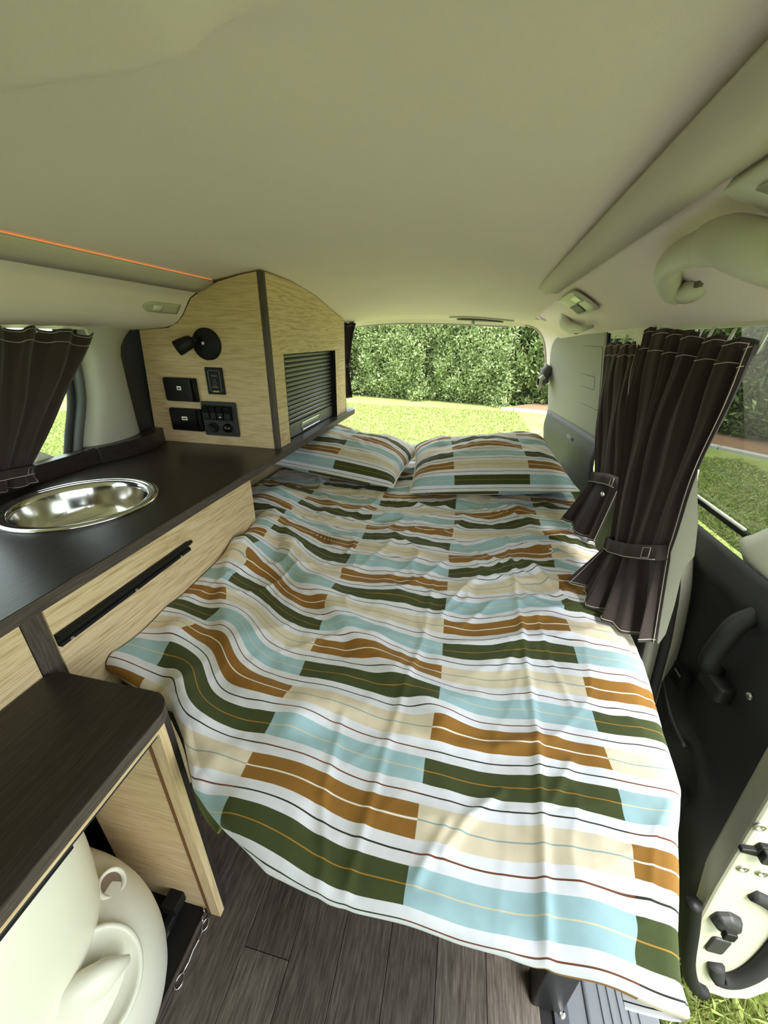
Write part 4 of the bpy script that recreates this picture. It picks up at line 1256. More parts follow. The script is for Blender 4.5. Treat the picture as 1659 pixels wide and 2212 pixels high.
# ---- pillows
def pillow(name, label, c, w, d, h, yaw, tilt, roll, uv0, seed, dent):
    n1, n2 = 90, 70
    t = thing(name, label, 'pillow', (c[0], c[1], c[2] - 0.05), 'striped pillows at the head of the bed')
    a = np.linspace(-1, 1, n1)[:, None] * np.ones((1, n2)); b = np.ones((n1, 1)) * np.linspace(-1, 1, n2)[None, :]
    prof = np.clip(1 - np.abs(a) ** 2.6, 0, 1) ** 0.55 * np.clip(1 - np.abs(b) ** 2.4, 0, 1) ** 0.55
    pinch = 1 - 0.05 * (1 - np.abs(b) ** 2) * np.abs(a) ** 6
    pinch2 = 1 - 0.05 * (1 - np.abs(a) ** 2) * np.abs(b) ** 6
    X_ = a * w / 2 * pinch; Y_ = b * d / 2 * pinch2
    lump = 1 + 0.10 * vnoise(a * 2 + 5, b * 2 + 3, seed) + 0.05 * vnoise(a * 5, b * 5, seed + 1)
    dn = 0
    for (da, db, dw, dh) in dent:
        dn = dn + dh * np.exp(-(((a - da) / dw) ** 2 + ((b - db) / (dw * 1.3)) ** 2))
    wr_ = 0.0016 * vnoise(a * 12 + b * 5, b * 9, seed + 2) + 0.0022 * np.abs(vnoise(a * 7 - b * 4, b * 6 + a * 3, seed + 3))
    ztop = prof * (h * 0.62 * lump + wr_ * 1.6 + dn)
    zbot = -prof * h * 0.38
    R = Matrix.Rotation(yaw, 3, 'Z') @ Matrix.Rotation(tilt, 3, 'X') @ Matrix.Rotation(roll, 3, 'Y')
    R = np.array(R)

    def tr(Z_):
        P_ = np.stack([X_, Y_, Z_], -1)
        return P_ @ R.T + np.array(c)
    U_ = uv0[0] + X_ / 0.268
    dy_ = np.diff(Y_, axis=1, prepend=Y_[:, :1]); dz_ = np.diff(ztop, axis=1, prepend=ztop[:, :1])
    W_ = uv0[1] - np.cumsum(np.sqrt(dy_ ** 2 + dz_ ** 2), axis=1) / 0.064
    o = MB().grid(tr(ztop)).build('pillow_front', M_linen, t, smooth=True, recalc=False)
    set_uv(o, U_, W_)
    o2 = MB().grid(tr(zbot)[::-1]).build('pillow_back', M_linen, t, smooth=True, recalc=False)
    set_uv(o2, (U_ + 1.4)[::-1], (W_ + 1.6)[::-1])
    # piped edge
    edge = [(i, 0) for i in range(0, n1, 3)] + [(n1 - 1, j) for j in range(0, n2, 3)] + [(i, n2 - 1) for i in range(n1 - 1, -1, -3)] + [(0, j) for j in range(n2 - 1, -1, -3)]
    P_ = tr(ztop * 0)
    seamm = MB().tube([P_[i, j] for i, j in edge], 0.0035, 6, closed=True).build('seam', M_lining, t, smooth=True)
    return t


pillow('pillow', 'left striped pillow pushed under the shelf end', (-0.490, 1.60, 0.520), 0.57, 0.46, 0.16, math.radians(-7), math.radians(4), math.radians(4), (-0.11, 1.93), 11, [(0.15, 0.75, 0.3, -0.03)])
pillow('pillow', 'right striped pillow leaning against the black side panel', (0.105, 1.59, 0.526), 0.60, 0.48, 0.17, math.radians(6), math.radians(7), math.radians(-4), (0.504, 1.93), 23, [(-0.1, 0.9, 0.35, -0.03), (0.85, 0.8, 0.4, 0.035)])


# ================================================================== CURTAINS
def curtain(name, label, top, tie, hem, npl, amp, nrm, seed, vt, group=None, tie_h=0.03, lining_side=1, hooks=6, free=1, up_amp=1.0, nu=150, vtop=0.0):
    """cloth lofted through three lines: header, tie-back, hem. nrm points into the cabin"""
    nrm = np.array(nrm, float)
    base = thing(name, label, 'curtain', (float(np.mean([p[0] for p in hem])), float(np.mean([p[1] for p in hem])), float(min(p[2] for p in hem))), group)
    rg = np.random.default_rng(seed)
    A, B, Cc = resample(top, nu), resample(tie, nu), resample(hem, nu)
    u = np.linspace(0, 1, nu)
    warp = u + 0.02 * np.sin(2 * math.pi * (u * 2.3 + rg.random())) + 0.012 * np.sin(2 * math.pi * (u * 5.1 + rg.random()))
    ph = 2 * math.pi * npl * warp
    wave = np.sin(ph) + 0.35 * np.sin(2 * ph + 1.0)
    wave2 = np.sin(ph * 0.55 + 1.3) + 0.3 * np.sin(ph * 1.3)
    n1, n2 = 46, 26
    rg0 = rg.random()
    rows, vv = [], []
    for i in range(n1):
        q = i / (n1 - 1)
        k = q ** 1.25
        L_ = A * (1 - k) + B * k
        bulge = math.sin(math.pi * q) * 0.010
        a_ = amp * up_amp * (1 - 0.62 * q)
        # folds drift from header pleats to the gathered wave
        w_ = wave * (1 - 0.5 * q) + wave2 * 0.5 * q
        hz = np.zeros((nu, 3)); hz[:, 2] = -(1 - q) ** 3 * 0.010 * (0.5 + 0.5 * np.cos(ph * 1.0)) * up_amp
        diag = 0.006 * math.sin(math.pi * q) * np.sin(2 * math.pi * (1.7 * u + 1.1 * q + rg0))
        rows.append(L_ + nrm * (a_ * w_ + bulge + diag)[:, None] + hz); vv.append(q * vt)
    for i in range(1, n2):
        q = i / (n2 - 1)
        k = q ** 0.8
        L_ = B * (1 - k) + Cc * k
        a_ = amp * (0.38 + 0.9 * q)
        w_ = wave * 0.35 + wave2 * 0.75
        rows.append(L_ + nrm * (a_ * w_)[:, None]); vv.append(vt + (1 - vt) * q)
    G = np.array(rows)                       # (nv, nu, 3)
    fab = MB().grid(G.transpose(1, 0, 2)).build('fabric', M_curtain, base, smooth=True, solid=0.0015)

    def stitch(line, nm='stitching'):
        MB().tube([p + nrm * 0.0012 for p in line], 0.0007, 4).build(nm, M_thread, base, smooth=True)
    stitch(G[2][::2]); stitch(G[7][::2]); stitch(G[-2][::2])
    if free >= 1:
        stitch(G[::2, -5])
    if free >= 2 or free == -1:
        stitch(G[n1:, 5])
    # lining, slightly behind the cloth and peeping out at one side
    off = -nrm * 0.007
    e = G[:, -1] if lining_side > 0 else G[:, 0]
    e0 = G[:, -2] if lining_side > 0 else G[:, 1]
    Lg = G + off
    MB().grid(Lg[2:, 4:-14].transpose(1, 0, 2)).build('lining', M_lining, base, smooth=True)
    # tie-back band
    bi = n1 - 1
    ln = G[bi]
    front = ln + nrm * (amp * 0.55 + 0.004)
    sm = np.array([front[max(0, i - 14):i + 15].mean(0) for i in range(nu)])
    sm = sm + nrm * 0.006
    back = B - nrm * (amp * 0.9 + 0.006)
    loop = list(sm[::6]) + [sm[-1]] + list(back[::-6])
    dn = (G[bi + 1].mean(0) - G[bi - 1].mean(0)); dn /= np.linalg.norm(dn)
    Pb = np.array([[p - dn * tie_h / 2, p, p + dn * tie_h / 2] for p in loop + [loop[0]]])
    tb = MB().grid(Pb).build('tie_band', M_curtain, base, smooth=True, solid=0.002)
    MB().tube([p + dn * tie_h * 0.42 + nrm * 0.0016 for p in sm[::4]], 0.0007, 4).build('stitching', M_thread, tb, smooth=True)
    j = int(nu * (0.80 if lining_side > 0 else 0.25)); j2 = min(nu - 2, j + 12)
    sq = [sm[j] - dn * tie_h * 0.33, sm[j2] - dn * tie_h * 0.33, sm[j2] + dn * tie_h * 0.33, sm[j] + dn * tie_h * 0.33]
    MB().tube([p + nrm * 0.0018 for p in sq], 0.0007, 4, closed=True).build('stitched_square', M_thread, tb, smooth=True)
    # white hooks at the header
    for k in range(hooks):
        p = G[1][int((k + 0.5) / hooks * (nu - 1))] - nrm * 0.004
        MB().tube([p + V(0, 0, -0.010), p + V(0, 0, 0.010) - nrm * 0.004, p + V(0, 0.004, 0.022) - nrm * 0.010], 0.0022, 6, flat=(1, 2)).build('hook', M_white, base, smooth=True)
    return base, G


# long curtain on the right, nearer the camera
c2, G2 = curtain('side_curtain', 'long dark brown curtain tied back at the open side door', 
        [(0.415, 1.12, 1.035), (0.416, 1.0, 1.028), (0.418, 0.86, 1.018), (0.42, 0.72, 1.008)],
        [(0.378, 0.90, 0.565), (0.375, 0.855, 0.578), (0.385, 0.79, 0.605), (0.402, 0.715, 0.645)],
        [(0.300, 0.845, 0.478), (0.312, 0.79, 0.468), (0.335, 0.735, 0.465), (0.385, 0.690, 0.462), (0.405, 0.668, 0.470)],
        6.2, 0.017, (-0.94, -0.34, 0), 3, 0.70, lining_side=1, hooks=8, free=2)
# pale lining flap seen along the free edge of the long curtain
ed = G2[:, -1]
wf = np.interp(np.arange(len(ed)), [0, 28, 36, 42, 46, 54, 64, 70], [0.0, 0.0, 0.035, 0.05, 0.035, 0.030, 0.02, 0.005])
fl = np.array([[p + V(0.001, 0.002, 0), p + V(0.003, -0.5 * w_, 0), p + V(0.2 * w_, -w_, -0.15 * w_)] for p, w_ in list(zip(ed, wf))[28:]])
MB().grid(fl).build('lining_edge', M_lining, c2, smooth=True)
# short curtain further back
c1, G1 = curtain('side_curtain', 'shorter dark brown curtain tied back over the right rear window',
        [(0.425, 1.43, 0.998), (0.425, 1.34, 1.0), (0.424, 1.25, 1.002), (0.423, 1.17, 1.004)],
        [(0.392, 1.155, 0.645), (0.395, 1.12, 0.655), (0.402, 1.07, 0.668), (0.412, 1.02, 0.675)],
        [(0.352, 1.21, 0.480), (0.365, 1.16, 0.475), (0.385, 1.10, 0.472), (0.408, 1.06, 0.482)],
        4.2, 0.010, (-0.94, -0.34, 0), 8, 0.68, lining_side=1, hooks=4, free=1)
MB().lathe([(0.0055, 0), (0.0065, 0.004), (0.004, 0.008), (0.0005, 0.009)], (0.385, 1.045, 0.633), (-0.8, -0.6, 0), n=14).build('snap_button', M_chrome, c1, smooth=True)
# left window curtain
cl, GL = curtain('side_curtain', 'dark brown curtain tied back at the left window above the sink',
        [(-1.005, 0.60, 1.010), (-1.003, 0.72, 1.012), (-1.0, 0.85, 1.010), (-0.995, 0.955, 0.998)],
        [(-1.000, 0.56, 0.712), (-0.998, 0.61, 0.708), (-0.998, 0.65, 0.704), (-1.0, 0.69, 0.700)],
        [(-1.0, 0.555, 0.672), (-0.997, 0.60, 0.670), (-0.997, 0.64, 0.669), (-1.0, 0.70, 0.668)],
        4.6, 0.012, (1, -0.1, 0), 5, 0.88, lining_side=1, hooks=6, free=0, tie_h=0.022)
# curtain beside the tailgate, behind the cupboard
ct, GT = curtain('tailgate_curtain', 'narrow dark brown curtain behind the cupboard at the tailgate',
        [(-0.72, 2.07, 1.072), (-0.66, 2.065, 1.072), (-0.61, 2.06, 1.073), (-0.567, 2.055, 1.074)],
        [(-0.70, 2.07, 0.865), (-0.67, 2.068, 0.865), (-0.64, 2.065, 0.865), (-0.613, 2.06, 0.865)],
        [(-0.71, 2.075, 0.700), (-0.67, 2.07, 0.698), (-0.63, 2.065, 0.698), (-0.596, 2.06, 0.700)],
        3.2, 0.010, (0, -1, 0), 12, 0.56, lining_side=1, hooks=3, free=0, tie_h=0.02)

# curtain rails
struct(MB().box(0.425, 0.440, -0.5, 1.47, 1.026, 1.042).build('trim_7', M_cream, bevel=0.002), 'cream curtain rail above the right side windows', 'trim')
struct(MB().box(-1.03, -1.012, -0.5, 0.96, 1.005, 1.018).build('trim_8', M_cream, bevel=0.002), 'cream curtain rail above the left window', 'trim')

# ================================================================== SLIDING DOOR (slid half open, outside the body)
YE = 0.52


def xd(z):
    return float(np.interp(z, [-0.32, -0.15, 0.0, 0.3, 0.6, 1.05], [0.625, 0.605, 0.600, 0.592, 0.588, 0.535]))


dr1 = thing('door_1', 'black-trimmed sliding door with cream edge standing half open', 'door', (0.65, 0.95, -0.44), kind='structure')
NY, NZ = 60, 70
P = np.zeros((NY, NZ, 3))
for i, y in enumerate(np.linspace(YE + 0.005, 1.62, NY)):
    for j, z in enumerate(np.linspace(-0.33, 0.612, NZ)):
        x = xd(z)
        # armrest shelf: bulge into the cabin below a sloping line
        ln_ = 0.17 + 0.20 * float(sstep(0.70, 1.05, y))
        x -= 0.030 * float(sstep(ln_ + 0.02, ln_ - 0.015, z)) * float(sstep(-0.02, 0.06, z)) * float(sstep(0.62, 0.70, y))
        # bolster under the window
        x -= 0.022 * float(sstep(0.50, 0.56, z)) * float(sstep(0.64, 0.60, z))
        # map pocket hollow
        x += 0.050 * math.exp(-(((y - 0.70) / 0.045) ** 2 + ((z - 0.07) / 0.085) ** 2) ** 2)
        # handle cup
        x += 0.016 * math.exp(-(((y - 0.80) / 0.06) ** 2 + ((z - 0.44) / 0.08) ** 2) ** 2)
        x += 0.02 * float(sstep(YE + 0.04, YE, y))
        P[i, j] = (x, y, z)
MB().grid(P).build('trim_panel', M_black2, dr1, smooth=True, solid=-0.006)
MB().tube(resample([(xd(.36) - 0.030, 1.06, 0.375), (xd(.3) - 0.030, 0.97, 0.335), (xd(.25) - 0.032, 0.87, 0.25), (xd(.2) - 0.032, 0.78, 0.185), (xd(.2) - 0.028, 0.70, 0.165)], 24), 0.006, 8).build('armrest_edge', M_black, dr1, smooth=True)
# pull handle
ph_ = MB().tube(resample([(0.575, 0.70, 0.545), (0.553, 0.705, 0.515), (0.549, 0.715, 0.46), (0.552, 0.725, 0.40), (0.578, 0.73, 0.365)], 20), 0.019, 12, flat=(1, 0.75)).build('pull_handle', M_black, dr1, smooth=True)
MB().rbox(0.556, 0.590, 0.675, 0.745, 0.335, 0.372, 0.01, 'z').build('handle_foot', M_black, dr1, bevel=0.004)
sw = MB().rbox(xd(.29) - 0.034, xd(.29) - 0.018, 0.775, 0.825, 0.255, 0.305, 0.003, 'x').build('window_switch', M_matblack, dr1, bevel=0.001)
MB().box(xd(.29) - 0.0345, xd(.29) - 0.0338, 0.787, 0.813, 0.286, 0.291).build('switch_mark', M_print, sw)
MB().lathe([(0.008, 0), (0.008, 0.004), (0.004, 0.006)], (xd(.4) - 0.006, 0.648, 0.395), (-1, 0, 0), n=14).build('screw', M_steel2, dr1, smooth=True)
# window: glass, belt moulding, cream frame at the leading edge
MB().grid(np.array([[(xd(z) + 0.012, y, z) for z in np.linspace(0.60, 1.06, 6)] for y in (YE + 0.06, 1.1, 1.62)])).build('window_pane', M_tint, dr1, smooth=True)
MB().tube([(xd(.66) + 0.002, 0.83, 0.657), (xd(.66) + 0.002, 1.3, 0.662)], 0.004, 8).build('belt_moulding', M_white, dr1, smooth=True)
MB().tube([(xd(.65) + 0.004, 0.80, 0.648), (xd(.65) + 0.004, 1.3, 0.652)], 0.007, 8).build('belt_seal', M_matblack, dr1, smooth=True)
P = np.zeros((30, 9, 3))
for i, z in enumerate(np.linspace(0.60, 1.06, 30)):
    yo = float(np.interp(z, [0.60, 0.635, 0.66, 0.70, 0.80, 1.06], [0.80, 0.835, 0.80, 0.76, 0.70, 0.66]))
    for j in range(9):
        q = j / 8
        P[i, j] = (xd(z) - 0.020 * math.sin(math.pi * (0.15 + 0.7 * q)) + 0.01, YE + (yo - YE) * q, z)
MB().grid(P).build('window_frame_trim', M_cream, dr1, smooth=True, solid=-0.004)
# thin clear line across the door window
MB().tube([(xd(.73) + 0.008, 1.05, 0.742), (xd(.74) + 0.008, 0.66, 0.728)], 0.0015, 6).build('pane_line', M_clear, dr1)
# leading edge, painted metal
edge_poly = [(0.565, 0.60), (0.572, 0.40), (0.583, 0.20), (0.594, 0.0), (0.604, -0.12), (0.618, -0.22), (0.640, -0.32), (0.668, -0.40), (0.705, -0.432), (0.76, -0.438), (0.80, -0.41), (0.825, -0.33), (0.835, -0.2), (0.83, 0.0), (0.82, 0.2), (0.80, 0.60)]
MB().prism(edge_poly, 'y', YE, YE + 0.05).build('leading_edge', M_paint, dr1, bevel=0.008, bseg=3)
MB().prism([(0.615, 0.55), (0.65, 0.55), (0.72, 0.44), (0.79, 0.25), (0.835, 0.0), (0.845, -0.3), (0.80, -0.43), (0.66, -0.41), (0.635, -0.3)], 'y', YE + 0.05, 1.62).build('outer_shell', M_paint, dr1)
for (bx, bz) in ((0.589, 0.220), (0.609, 0.089), (0.641, 0.088)):
    b_ = MB().lathe([(0.0105, 0), (0.0105, 0.002), (0.008, 0.0035), (0.006, 0.0035), (0.005, 0.001)], (bx, YE, bz), (0, -1, 0), n=20).build('bolt', M_steel2, dr1, smooth=False)
lt = MB().prism([(0.578, 0.160), (0.60, 0.164), (0.604, 0.178), (0.634, 0.180), (0.638, 0.165), (0.70, 0.158), (0.70, 0.142), (0.578, 0.150)], 'y', YE - 0.010, YE).build('latch', M_matblack, dr1, bevel=0.002)
MB().rbox(0.606, 0.630, YE - 0.020, YE - 0.008, 0.146, 0.176, 0.004, 'y').build('latch_jaw', M_black, lt, bevel=0.002)
bp = MB().lathe([(0.030, 0), (0.028, 0.010), (0.022, 0.018), (0.010, 0.021)], (0.642, YE, -0.095), (0, -1, 0.1), n=7).build('bump_stop', M_black, dr1, bevel=0.004)
MB().rbox(0.630, 0.652, YE - 0.028, YE - 0.018, -0.118, -0.092, 0.004, 'y').build('bump_insert', M_matblack, bp, bevel=0.002)
MB().rbox(0.645, 0.680, YE - 0.006, YE, -0.232, -0.170, 0.008, 'y').build('plug', M_black2, dr1, bevel=0.003)
MB().tube(resample([(0.650, YE - 0.004, 0.018), (0.690, YE - 0.006, 0.0), (0.738, YE - 0.006, -0.05), (0.752, YE - 0.006, -0.14), (0.752, YE - 0.006, -0.25), (0.735, YE - 0.006, -0.315), (0.705, YE - 0.006, -0.33), (0.685, YE - 0.006, -0.28)], 40), [0.014] * 12 + [0.020] * 22 + [0.016] * 6, 10, flat=(1, 0.7)).build('seal_loop', M_rubber, dr1, smooth=True)
MB().tube(resample([(0.585, YE + 0.01, -0.085), (0.606, YE + 0.006, -0.17), (0.632, YE - 0.002, -0.29), (0.668, YE - 0.006, -0.385), (0.70, YE - 0.008, -0.41)], 24), 0.015, 8).build('lower_seal', M_matblack, dr1, smooth=True)

# body sill corner and a pink strap lying on the grass
struct(MB().tube(resample([(0.50, 0.70, -0.02), (0.53, 0.63, -0.03), (0.55, 0.59, -0.06), (0.552, 0.575, -0.12)], 16), 0.012, 10).build('trim_9', M_paint, smooth=True), 'cream body corner beside the sill step', 'trim')
pa, pb = unproj(1458, 2026, GZ + 0.04), unproj(1498, 2074, GZ + 0.04)
tag(MB().tube([pa, (pa + pb) / 2 + V(0.003, 0, 0.004), pb], 0.011, 8, flat=(0.5, 1)).build('strap', M_pink, smooth=True), 'short pale pink strap lying on the grass below the door', 'strap')

# ================================================================== RIGHT HEADLINER FITTINGS
gh = thing('grab_handle', 'large beige grab handle on the right headliner', 'handle', (0.36, 0.8, 1.06))
mnt1 = resample([(0.330, 0.815, 1.080), (0.312, 0.795, 1.080), (0.290, 0.762, 1.088), (0.266, 0.715, 1.096), (0.244, 0.640, 1.098), (0.234, 0.560, 1.096), (0.232, 0.525, 1.094)], 26)
MB().tube(mnt1, list(np.linspace(0.021, 0.018, 26)), 14, flat=(1, 0.8)).build('arm', M_grip, gh, smooth=True)
grip = resample([(0.232, 0.540, 1.095), (0.235, 0.515, 1.093), (0.246, 0.500, 1.086), (0.270, 0.490, 1.076), (0.300, 0.480, 1.068), (0.335, 0.470, 1.066)], 26)
MB().tube(grip, list(np.linspace(0.021, 0.027, 26)), 16, flat=(1, 0.85)).build('grip', M_grip, gh, smooth=True)
MB().tube([(0.336, 0.80, 1.074), (0.328, 0.77, 1.076), (0.325, 0.742, 1.077)], [0.022, 0.023, 0.014], 12, flat=(0.7, 1)).build('mount', M_grip, gh, smooth=True)
MB().rbox(0.318, 0.324, 0.728, 0.752, 1.076, 1.090, 0.003, 'x').build('mount_cover', M_groove, gh, bevel=0.001)

# map lamp with hook behind it
ml = thing('map_lamp', 'small cream reading lamp unit on the right headliner', 'lamp', (0.31, 1.5, 1.08))


def on_head(y, q, off=0.0):
    """point on the right headliner slope; q 0..1 across from cove to rail"""
    p = resample(PR, 50)[int(q * 49)]
    p2 = resample(PR, 50)[min(49, int(q * 49) + 1)]
    dz = -float(np.interp(y, [1.3, 1.7, 2.16], [0, 0.012, 0.05]))
    sh = DRIFT(1, y); pinch = float(np.interp(y, [1.5, 2.16], [0, 0.045]))
    t = np.array([p2[0] - p[0], 0, p2[1] - p[1]]); t /= np.linalg.norm(t)
    nn = np.array([t[2], 0, -t[0]])
    return np.array([p[0] + sh * (1 - q) - pinch * q, y, p[1] + dz * (1 - 0.35 * q)]) + nn * off


fr = [on_head(y, q, 0.004) for y, q in ((1.24, 0.22), (1.24, 0.50), (1.45, 0.50), (1.45, 0.22))]
P = np.array([[on_head(y, q, 0.006) for q in np.linspace(0.20, 0.46, 6)] for y in np.linspace(1.23, 1.45, 8)])
MB().grid(P).build('housing', M_cream, ml, smooth=True, solid=0.006)
P = np.array([[on_head(y, q, 0.010) for q in np.linspace(0.24, 0.34, 4)] for y in np.linspace(1.25, 1.36, 5)])
MB().grid(P).build('lens', M_lens, ml, smooth=True, solid=0.003)
P = np.array([[on_head(y, q, 0.010) for q in np.linspace(0.34, 0.44, 4)] for y in np.linspace(1.33, 1.44, 5)])
MB().grid(P).build('switch', M_greyrub, ml, smooth=True, solid=0.003)
ch = thing('coat_hook', 'cream folding coat hook just below the reading lamp', 'hook', (0.36, 1.6, 1.05))
MB().tube([on_head(1.68, 0.44, 0.0), on_head(1.65, 0.48, 0.016), on_head(1.60, 0.54, 0.024), on_head(1.50, 0.58, 0.026), on_head(1.40, 0.60, 0.016)], [0.024, 0.024, 0.018, 0.011, 0.005], 12, flat=(1, 0.7)).build('hook', M_grip, ch, smooth=True)
MB().tube([on_head(1.63, 0.54, 0.020), on_head(1.57, 0.60, 0.026)], 0.013, 8, flat=(0.6, 1)).build('hook_recess', M_greyrub, ch, smooth=True)
# second lamp at the picture edge
up2 = thing('assist_lamp', 'beige lamp housing at the right edge of the headliner', 'lamp', (0.29, 0.62, 1.12))
P = np.array([[on_head(y, q, 0.012) for q in np.linspace(0.14, 0.30, 6)] for y in np.linspace(0.24, 0.485, 8)])
MB().grid(P).build('housing', M_cream, up2, smooth=True, solid=0.012)
P = np.array([[on_head(y, q, 0.0155) for q in np.linspace(0.18, 0.27, 4)] for y in np.linspace(0.26, 0.45, 6)])
MB().grid(P).build('lens', M_lens, up2, smooth=True, solid=0.003)
# rear dome lamp above the tailgate
rd = thing('rear_dome_lamp', 'slim dome lamp set in the headliner above the tailgate', 'lamp', (0.03, 2.0, 1.085))


def oval(cx, cy, a, b, off, n=32):
    return [(cx + a * math.cos(t), cy + b * math.sin(t), float(ceil_z(np.array(cx + a * math.cos(t)), np.array(cy + b * math.sin(t)))) - off) for t in np.linspace(0, 2 * math.pi, n + 1)[:-1]]


def disc(name, cx, cy, a, b, off, m_, par, th=0.004):
    P = np.array([[V(*p) * k + V(cx, cy, float(ceil_z(np.array(cx), np.array(cy))) - off) * (1 - k) for p in oval(cx, cy, a, b, off) + oval(cx, cy, a, b, off)[:1]] for k in (0.02, 0.5, 1.0)])
    return MB().grid(P).build(name, m_, par, smooth=True, solid=th)


disc('bezel', 0.035, 1.99, 0.145, 0.060, 0.006, M_cream, rd, 0.006)
disc('lens', 0.03, 1.995, 0.105, 0.038, 0.012, mat('smoked_lens', rgb(90, 90, 78), 0.15), rd)
MB().tube([(0.0, 1.98, 1.068), (0.0, 2.02, 1.066)], 0.008, 8).build('switch', M_white, rd, smooth=True)
# belt guide on the rear pillar
bg = thing('belt_guide', 'grey seat belt guide on the pale rear pillar', 'belt guide', (0.40, 2.14, 0.80))
MB().tube([(0.392, 2.13, 0.885), (0.378, 2.13, 0.865), (0.372, 2.13, 0.83), (0.382, 2.13, 0.805)], [0.020, 0.026, 0.026, 0.018], 12, flat=(1, 1.2)).build('cover', M_greyrub, bg, smooth=True)
MB().tube([(0.368, 2.10, 0.842), (0.352, 2.10, 0.826), (0.350, 2.10, 0.80), (0.364, 2.10, 0.790)], 0.013, 10).build('loop', M_cream, bg, smooth=True)
MB().tube([(0.340, 2.088, 0.832), (0.342, 2.088, 0.802)], 0.004, 6).build('slot', M_matblack, bg, smooth=True)

# ================================================================== OUTSIDE: hedges, kerb, grass


def leaves(n, posf, ln, wd, seed, up=0.35, face=None, name='foliage', m_=None, parent=None):
    """n leaves as bent diamonds; posf(rng, n) -> positions, outward directions"""
    rg = np.random.default_rng(seed)
    p, out_ = posf(rg, n)
    d = out_ * 0.55 + rg.normal(size=(n, 3)) * 0.55 + np.array([0, 0, up])
    d /= np.linalg.norm(d, axis=1, keepdims=True)
    s_ = np.cross(d, rg.normal(size=(n, 3))); s_ /= np.linalg.norm(s_, axis=1, keepdims=True)
    nr = np.cross(s_, d)
    L_ = (ln * (0.7 + 0.6 * rg.random(n)))[:, None]; w_ = (wd * (0.7 + 0.6 * rg.random(n)))[:, None]
    a = p; b = p + d * L_ * 0.5 + s_ * w_ * 0.5 + nr * w_ * 0.15; c = p + d * L_ - nr * L_ * 0.12; e = p + d * L_ * 0.5 - s_ * w_ * 0.5 + nr * w_ * 0.15
    vs_ = np.stack([a, b, c, e], 1).reshape(-1, 3)
    return vs_, n


def quads_obj(name, vs_, n, m_, parent):
    org = ORG[parent.name] if parent is not None else np.zeros(3)
    me = bpy.data.meshes.new(name)
    me.vertices.add(4 * n); me.loops.add(4 * n); me.polygons.add(n)
    me.vertices.foreach_set('co', (vs_ - org).astype(np.float32).ravel())
    me.loops.foreach_set('vertex_index', np.arange(4 * n, dtype=np.int32))
    me.polygons.foreach_set('loop_start', np.arange(0, 4 * n, 4, dtype=np.int32))
    me.polygons.foreach_set('loop_total', np.full(n, 4, dtype=np.int32))
    me.update(); me.validate()
    me.materials.append(m_)
    o = bpy.data.objects.new(name, me); col.objects.link(o)
    if parent is not None:
        o.parent = parent
    ORG[o.name] = org
    return o


def hedge(name, label, path, h, depth, dens, ln, wd, m_, seed, ncl=16, group=None):
    """path: polyline of the hedge foot (front), leaves in small clusters on a lumpy face"""
    path = [np.array(p, float) for p in path]
    mid = path[len(path) // 2]
    t = thing(name, label, 'hedge', (mid[0], mid[1], GZ), group)
    core = MB()
    allv, tot = [], 0
    for (a, b) in zip(path[:-1], path[1:]):
        d = b - a; L_ = np.linalg.norm(d); d = d / L_
        nf = np.array([-d[1], d[0]])          # points away from the viewer side
        if nf.dot(a) < 0:
            nf = -nf
        n = int(L_ * h * dens)

        def posf(rg, n, a=a, d=d, L_=L_, nf=nf):
            k = max(1, n // ncl)
            s_ = rg.random(k) * L_; z_ = rg.random(k) * h
            lump = 0.28 * vnoise(s_ * 0.9 + seed, z_ * 1.1, seed + 5) + 0.18 * vnoise(s_ * 2.1 + seed, z_ * 2.3, seed) + 0.10 * vnoise(s_ * 4.3, z_ * 4.3 + 7, seed + 1)
            dep = 0.30 - lump + 0.25 * rg.random(k) ** 2 + 0.25 * np.clip(0.35 - z_, 0, 1) + 0.30 * np.clip((z_ - h + 0.5), 0, 1)
            ids = np.concatenate([np.repeat(np.arange(k), ncl), rg.integers(0, k, n - k * ncl)])
            j = rg.normal(size=(n, 3)) * np.array([0.045, 0.045, 0.055])
            P_ = np.zeros((n, 3))
            P_[:, :2] = a[None, :] + d[None, :] * s_[ids][:, None] + nf[None, :] * dep[ids][:, None]
            P_[:, 2] = GZ + 0.04 + z_[ids]
            O_ = j / np.linalg.norm(j, axis=1, keepdims=True)
            O_[:, :2] -= nf[None, :] * 0.7
            return P_ + j, O_
        v_, n = leaves(n, posf, ln, wd, seed + len(allv))
        allv.append(v_); tot += n
        c0, c1_ = a + nf * 0.75, b + nf * 0.75; c2_, c3 = b + nf * depth, a + nf * depth
        core.add([(c0[0], c0[1], GZ), (c1_[0], c1_[1], GZ), (c2_[0], c2_[1], GZ), (c3[0], c3[1], GZ), (c0[0], c0[1], GZ + h - 0.25), (c1_[0], c1_[1], GZ + h - 0.25), (c2_[0], c2_[1], GZ + h - 0.25), (c3[0], c3[1], GZ + h - 0.25)],
                 [(0, 1, 5, 4), (1, 2, 6, 5), (2, 3, 7, 6), (3, 0, 4, 7), (4, 5, 6, 7)])
    f_ = quads_obj('foliage', np.concatenate(allv), tot, m_, t)
    f_['kind'] = 'stuff'
    core.build('light_block_core', M_core, t)  # solid dark core added to block light behind the leaves
    return t


hedge('hedge', 'tall pale green hedge behind the lawn, seen through the tailgate', [(-7.5, 10.9), (-3.2, 10.35), (-1.2, 10.1), (0.95, 9.75)], 3.0, 1.4, 3000, 0.085, 0.036, M_leaf1, 31)
hedge('laurel_hedge', 'darker glossy-leaved hedge to the right of the pale hedge', [(1.02, 10.0), (2.2, 9.95), (4.6, 7.2), (7.5, 3.2)], 3.0, 1.4, 1500, 0.14, 0.045, M_leaf2, 57)
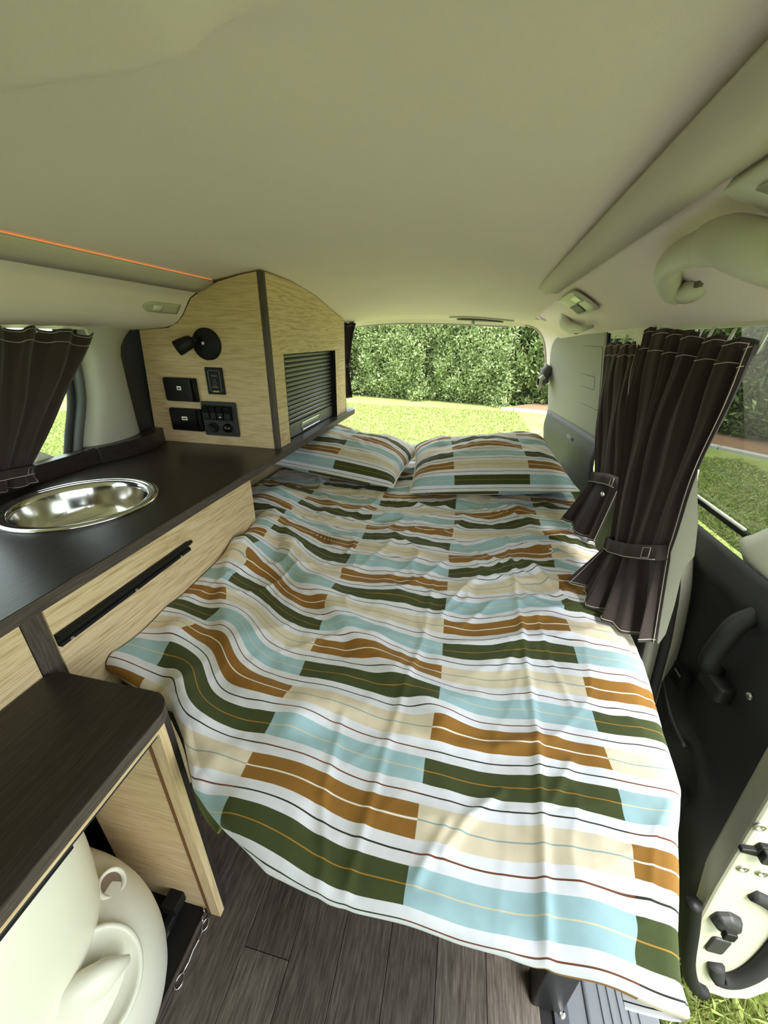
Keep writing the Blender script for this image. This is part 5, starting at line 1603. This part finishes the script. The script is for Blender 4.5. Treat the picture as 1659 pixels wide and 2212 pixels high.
# mulch bed and kerb stones in front of the laurel
kp = [(0.86, 9.80), (1.9, 9.45), (3.0, 8.2), (4.2, 6.7), (5.4, 5.0), (6.6, 3.2)]
P = []
for a in resample([(p[0], p[1], GZ + 0.03) for p in kp], 30):
    P.append([a, a + V(0.9, 0.7, 0.06)])
struct(MB().grid(np.array(P)).build('mulch_bed', M_mulch), 'brown bark mulch strip under the laurel hedge', 'mulch')
kk = resample([(p[0], p[1], GZ) for p in kp], 15)
for i in range(14):
    a, b = kk[i], kk[i + 1]
    d = (b - a); L_ = np.linalg.norm(d); d /= L_; sd = V(-d[1], d[0], 0) * 0.06
    q = [a + d * 0.008 - sd, b - d * 0.008 - sd, b - d * 0.008 + sd, a + d * 0.008 + sd]
    o = MB().add([tuple(p - V(0, 0, 0.02)) for p in q] + [tuple(p + V(0, 0, 0.055)) for p in q], [(3, 2, 1, 0), (4, 5, 6, 7), (0, 1, 5, 4), (1, 2, 6, 5), (2, 3, 7, 6), (3, 0, 4, 7)]).build('kerb_stone', M_kerb, bevel=0.015)
    onum = ['first', 'second', 'third', 'fourth', 'fifth', 'sixth', 'seventh', 'eighth', 'ninth', 'tenth', 'eleventh', 'twelfth', 'thirteenth', 'fourteenth'][i]
    tag(o, onum + ' concrete kerb stone from the pale hedge along the mulch strip', 'kerb', 'kerb stones along the lawn edge')


def blades(regions):
    vs_l, tot = [], 0
    for (x0, x1, y0, y1, n, ln, wd, seed) in regions:
        rg = np.random.default_rng(seed)
        p = np.stack([x0 + rg.random(n) * (x1 - x0), y0 + rg.random(n) * (y1 - y0), np.full(n, GZ)], -1)
        lean = rg.normal(size=(n, 2)) * 0.55
        d = np.stack([lean[:, 0], lean[:, 1], np.ones(n)], -1); d /= np.linalg.norm(d, axis=1, keepdims=True)
        s_ = np.cross(d, rg.normal(size=(n, 3))); s_ /= np.linalg.norm(s_, axis=1, keepdims=True)
        L_ = (ln * (0.5 + rg.random(n)))[:, None]; w_ = wd * (0.6 + 0.8 * rg.random(n))[:, None]
        bend = np.stack([lean[:, 0], lean[:, 1], -0.4 * np.ones(n)], -1) * L_ * 0.35
        vs_l.append(np.stack([p - s_ * w_ / 2, p + s_ * w_ / 2, p + d * L_ * 0.6 + s_ * w_ * 0.4, p + d * L_ + bend], 1).reshape(-1, 3)); tot += n
    o = quads_obj('grass', np.concatenate(vs_l), tot, M_blade, None)
    tag(o, 'short green grass blades of the lawn', 'grass', None, 'stuff')


blades([(0.46, 1.7, -0.2, 2.2, 42000, 0.05, 0.0045, 1), (1.6, 3.9, 1.2, 6.2, 45000, 0.06, 0.008, 2), (-4.2, 1.2, 4.2, 9.45, 90000, 0.05, 0.012, 3), (-8.0, -2.0, 2.2, 7.5, 45000, 0.06, 0.012, 4)])
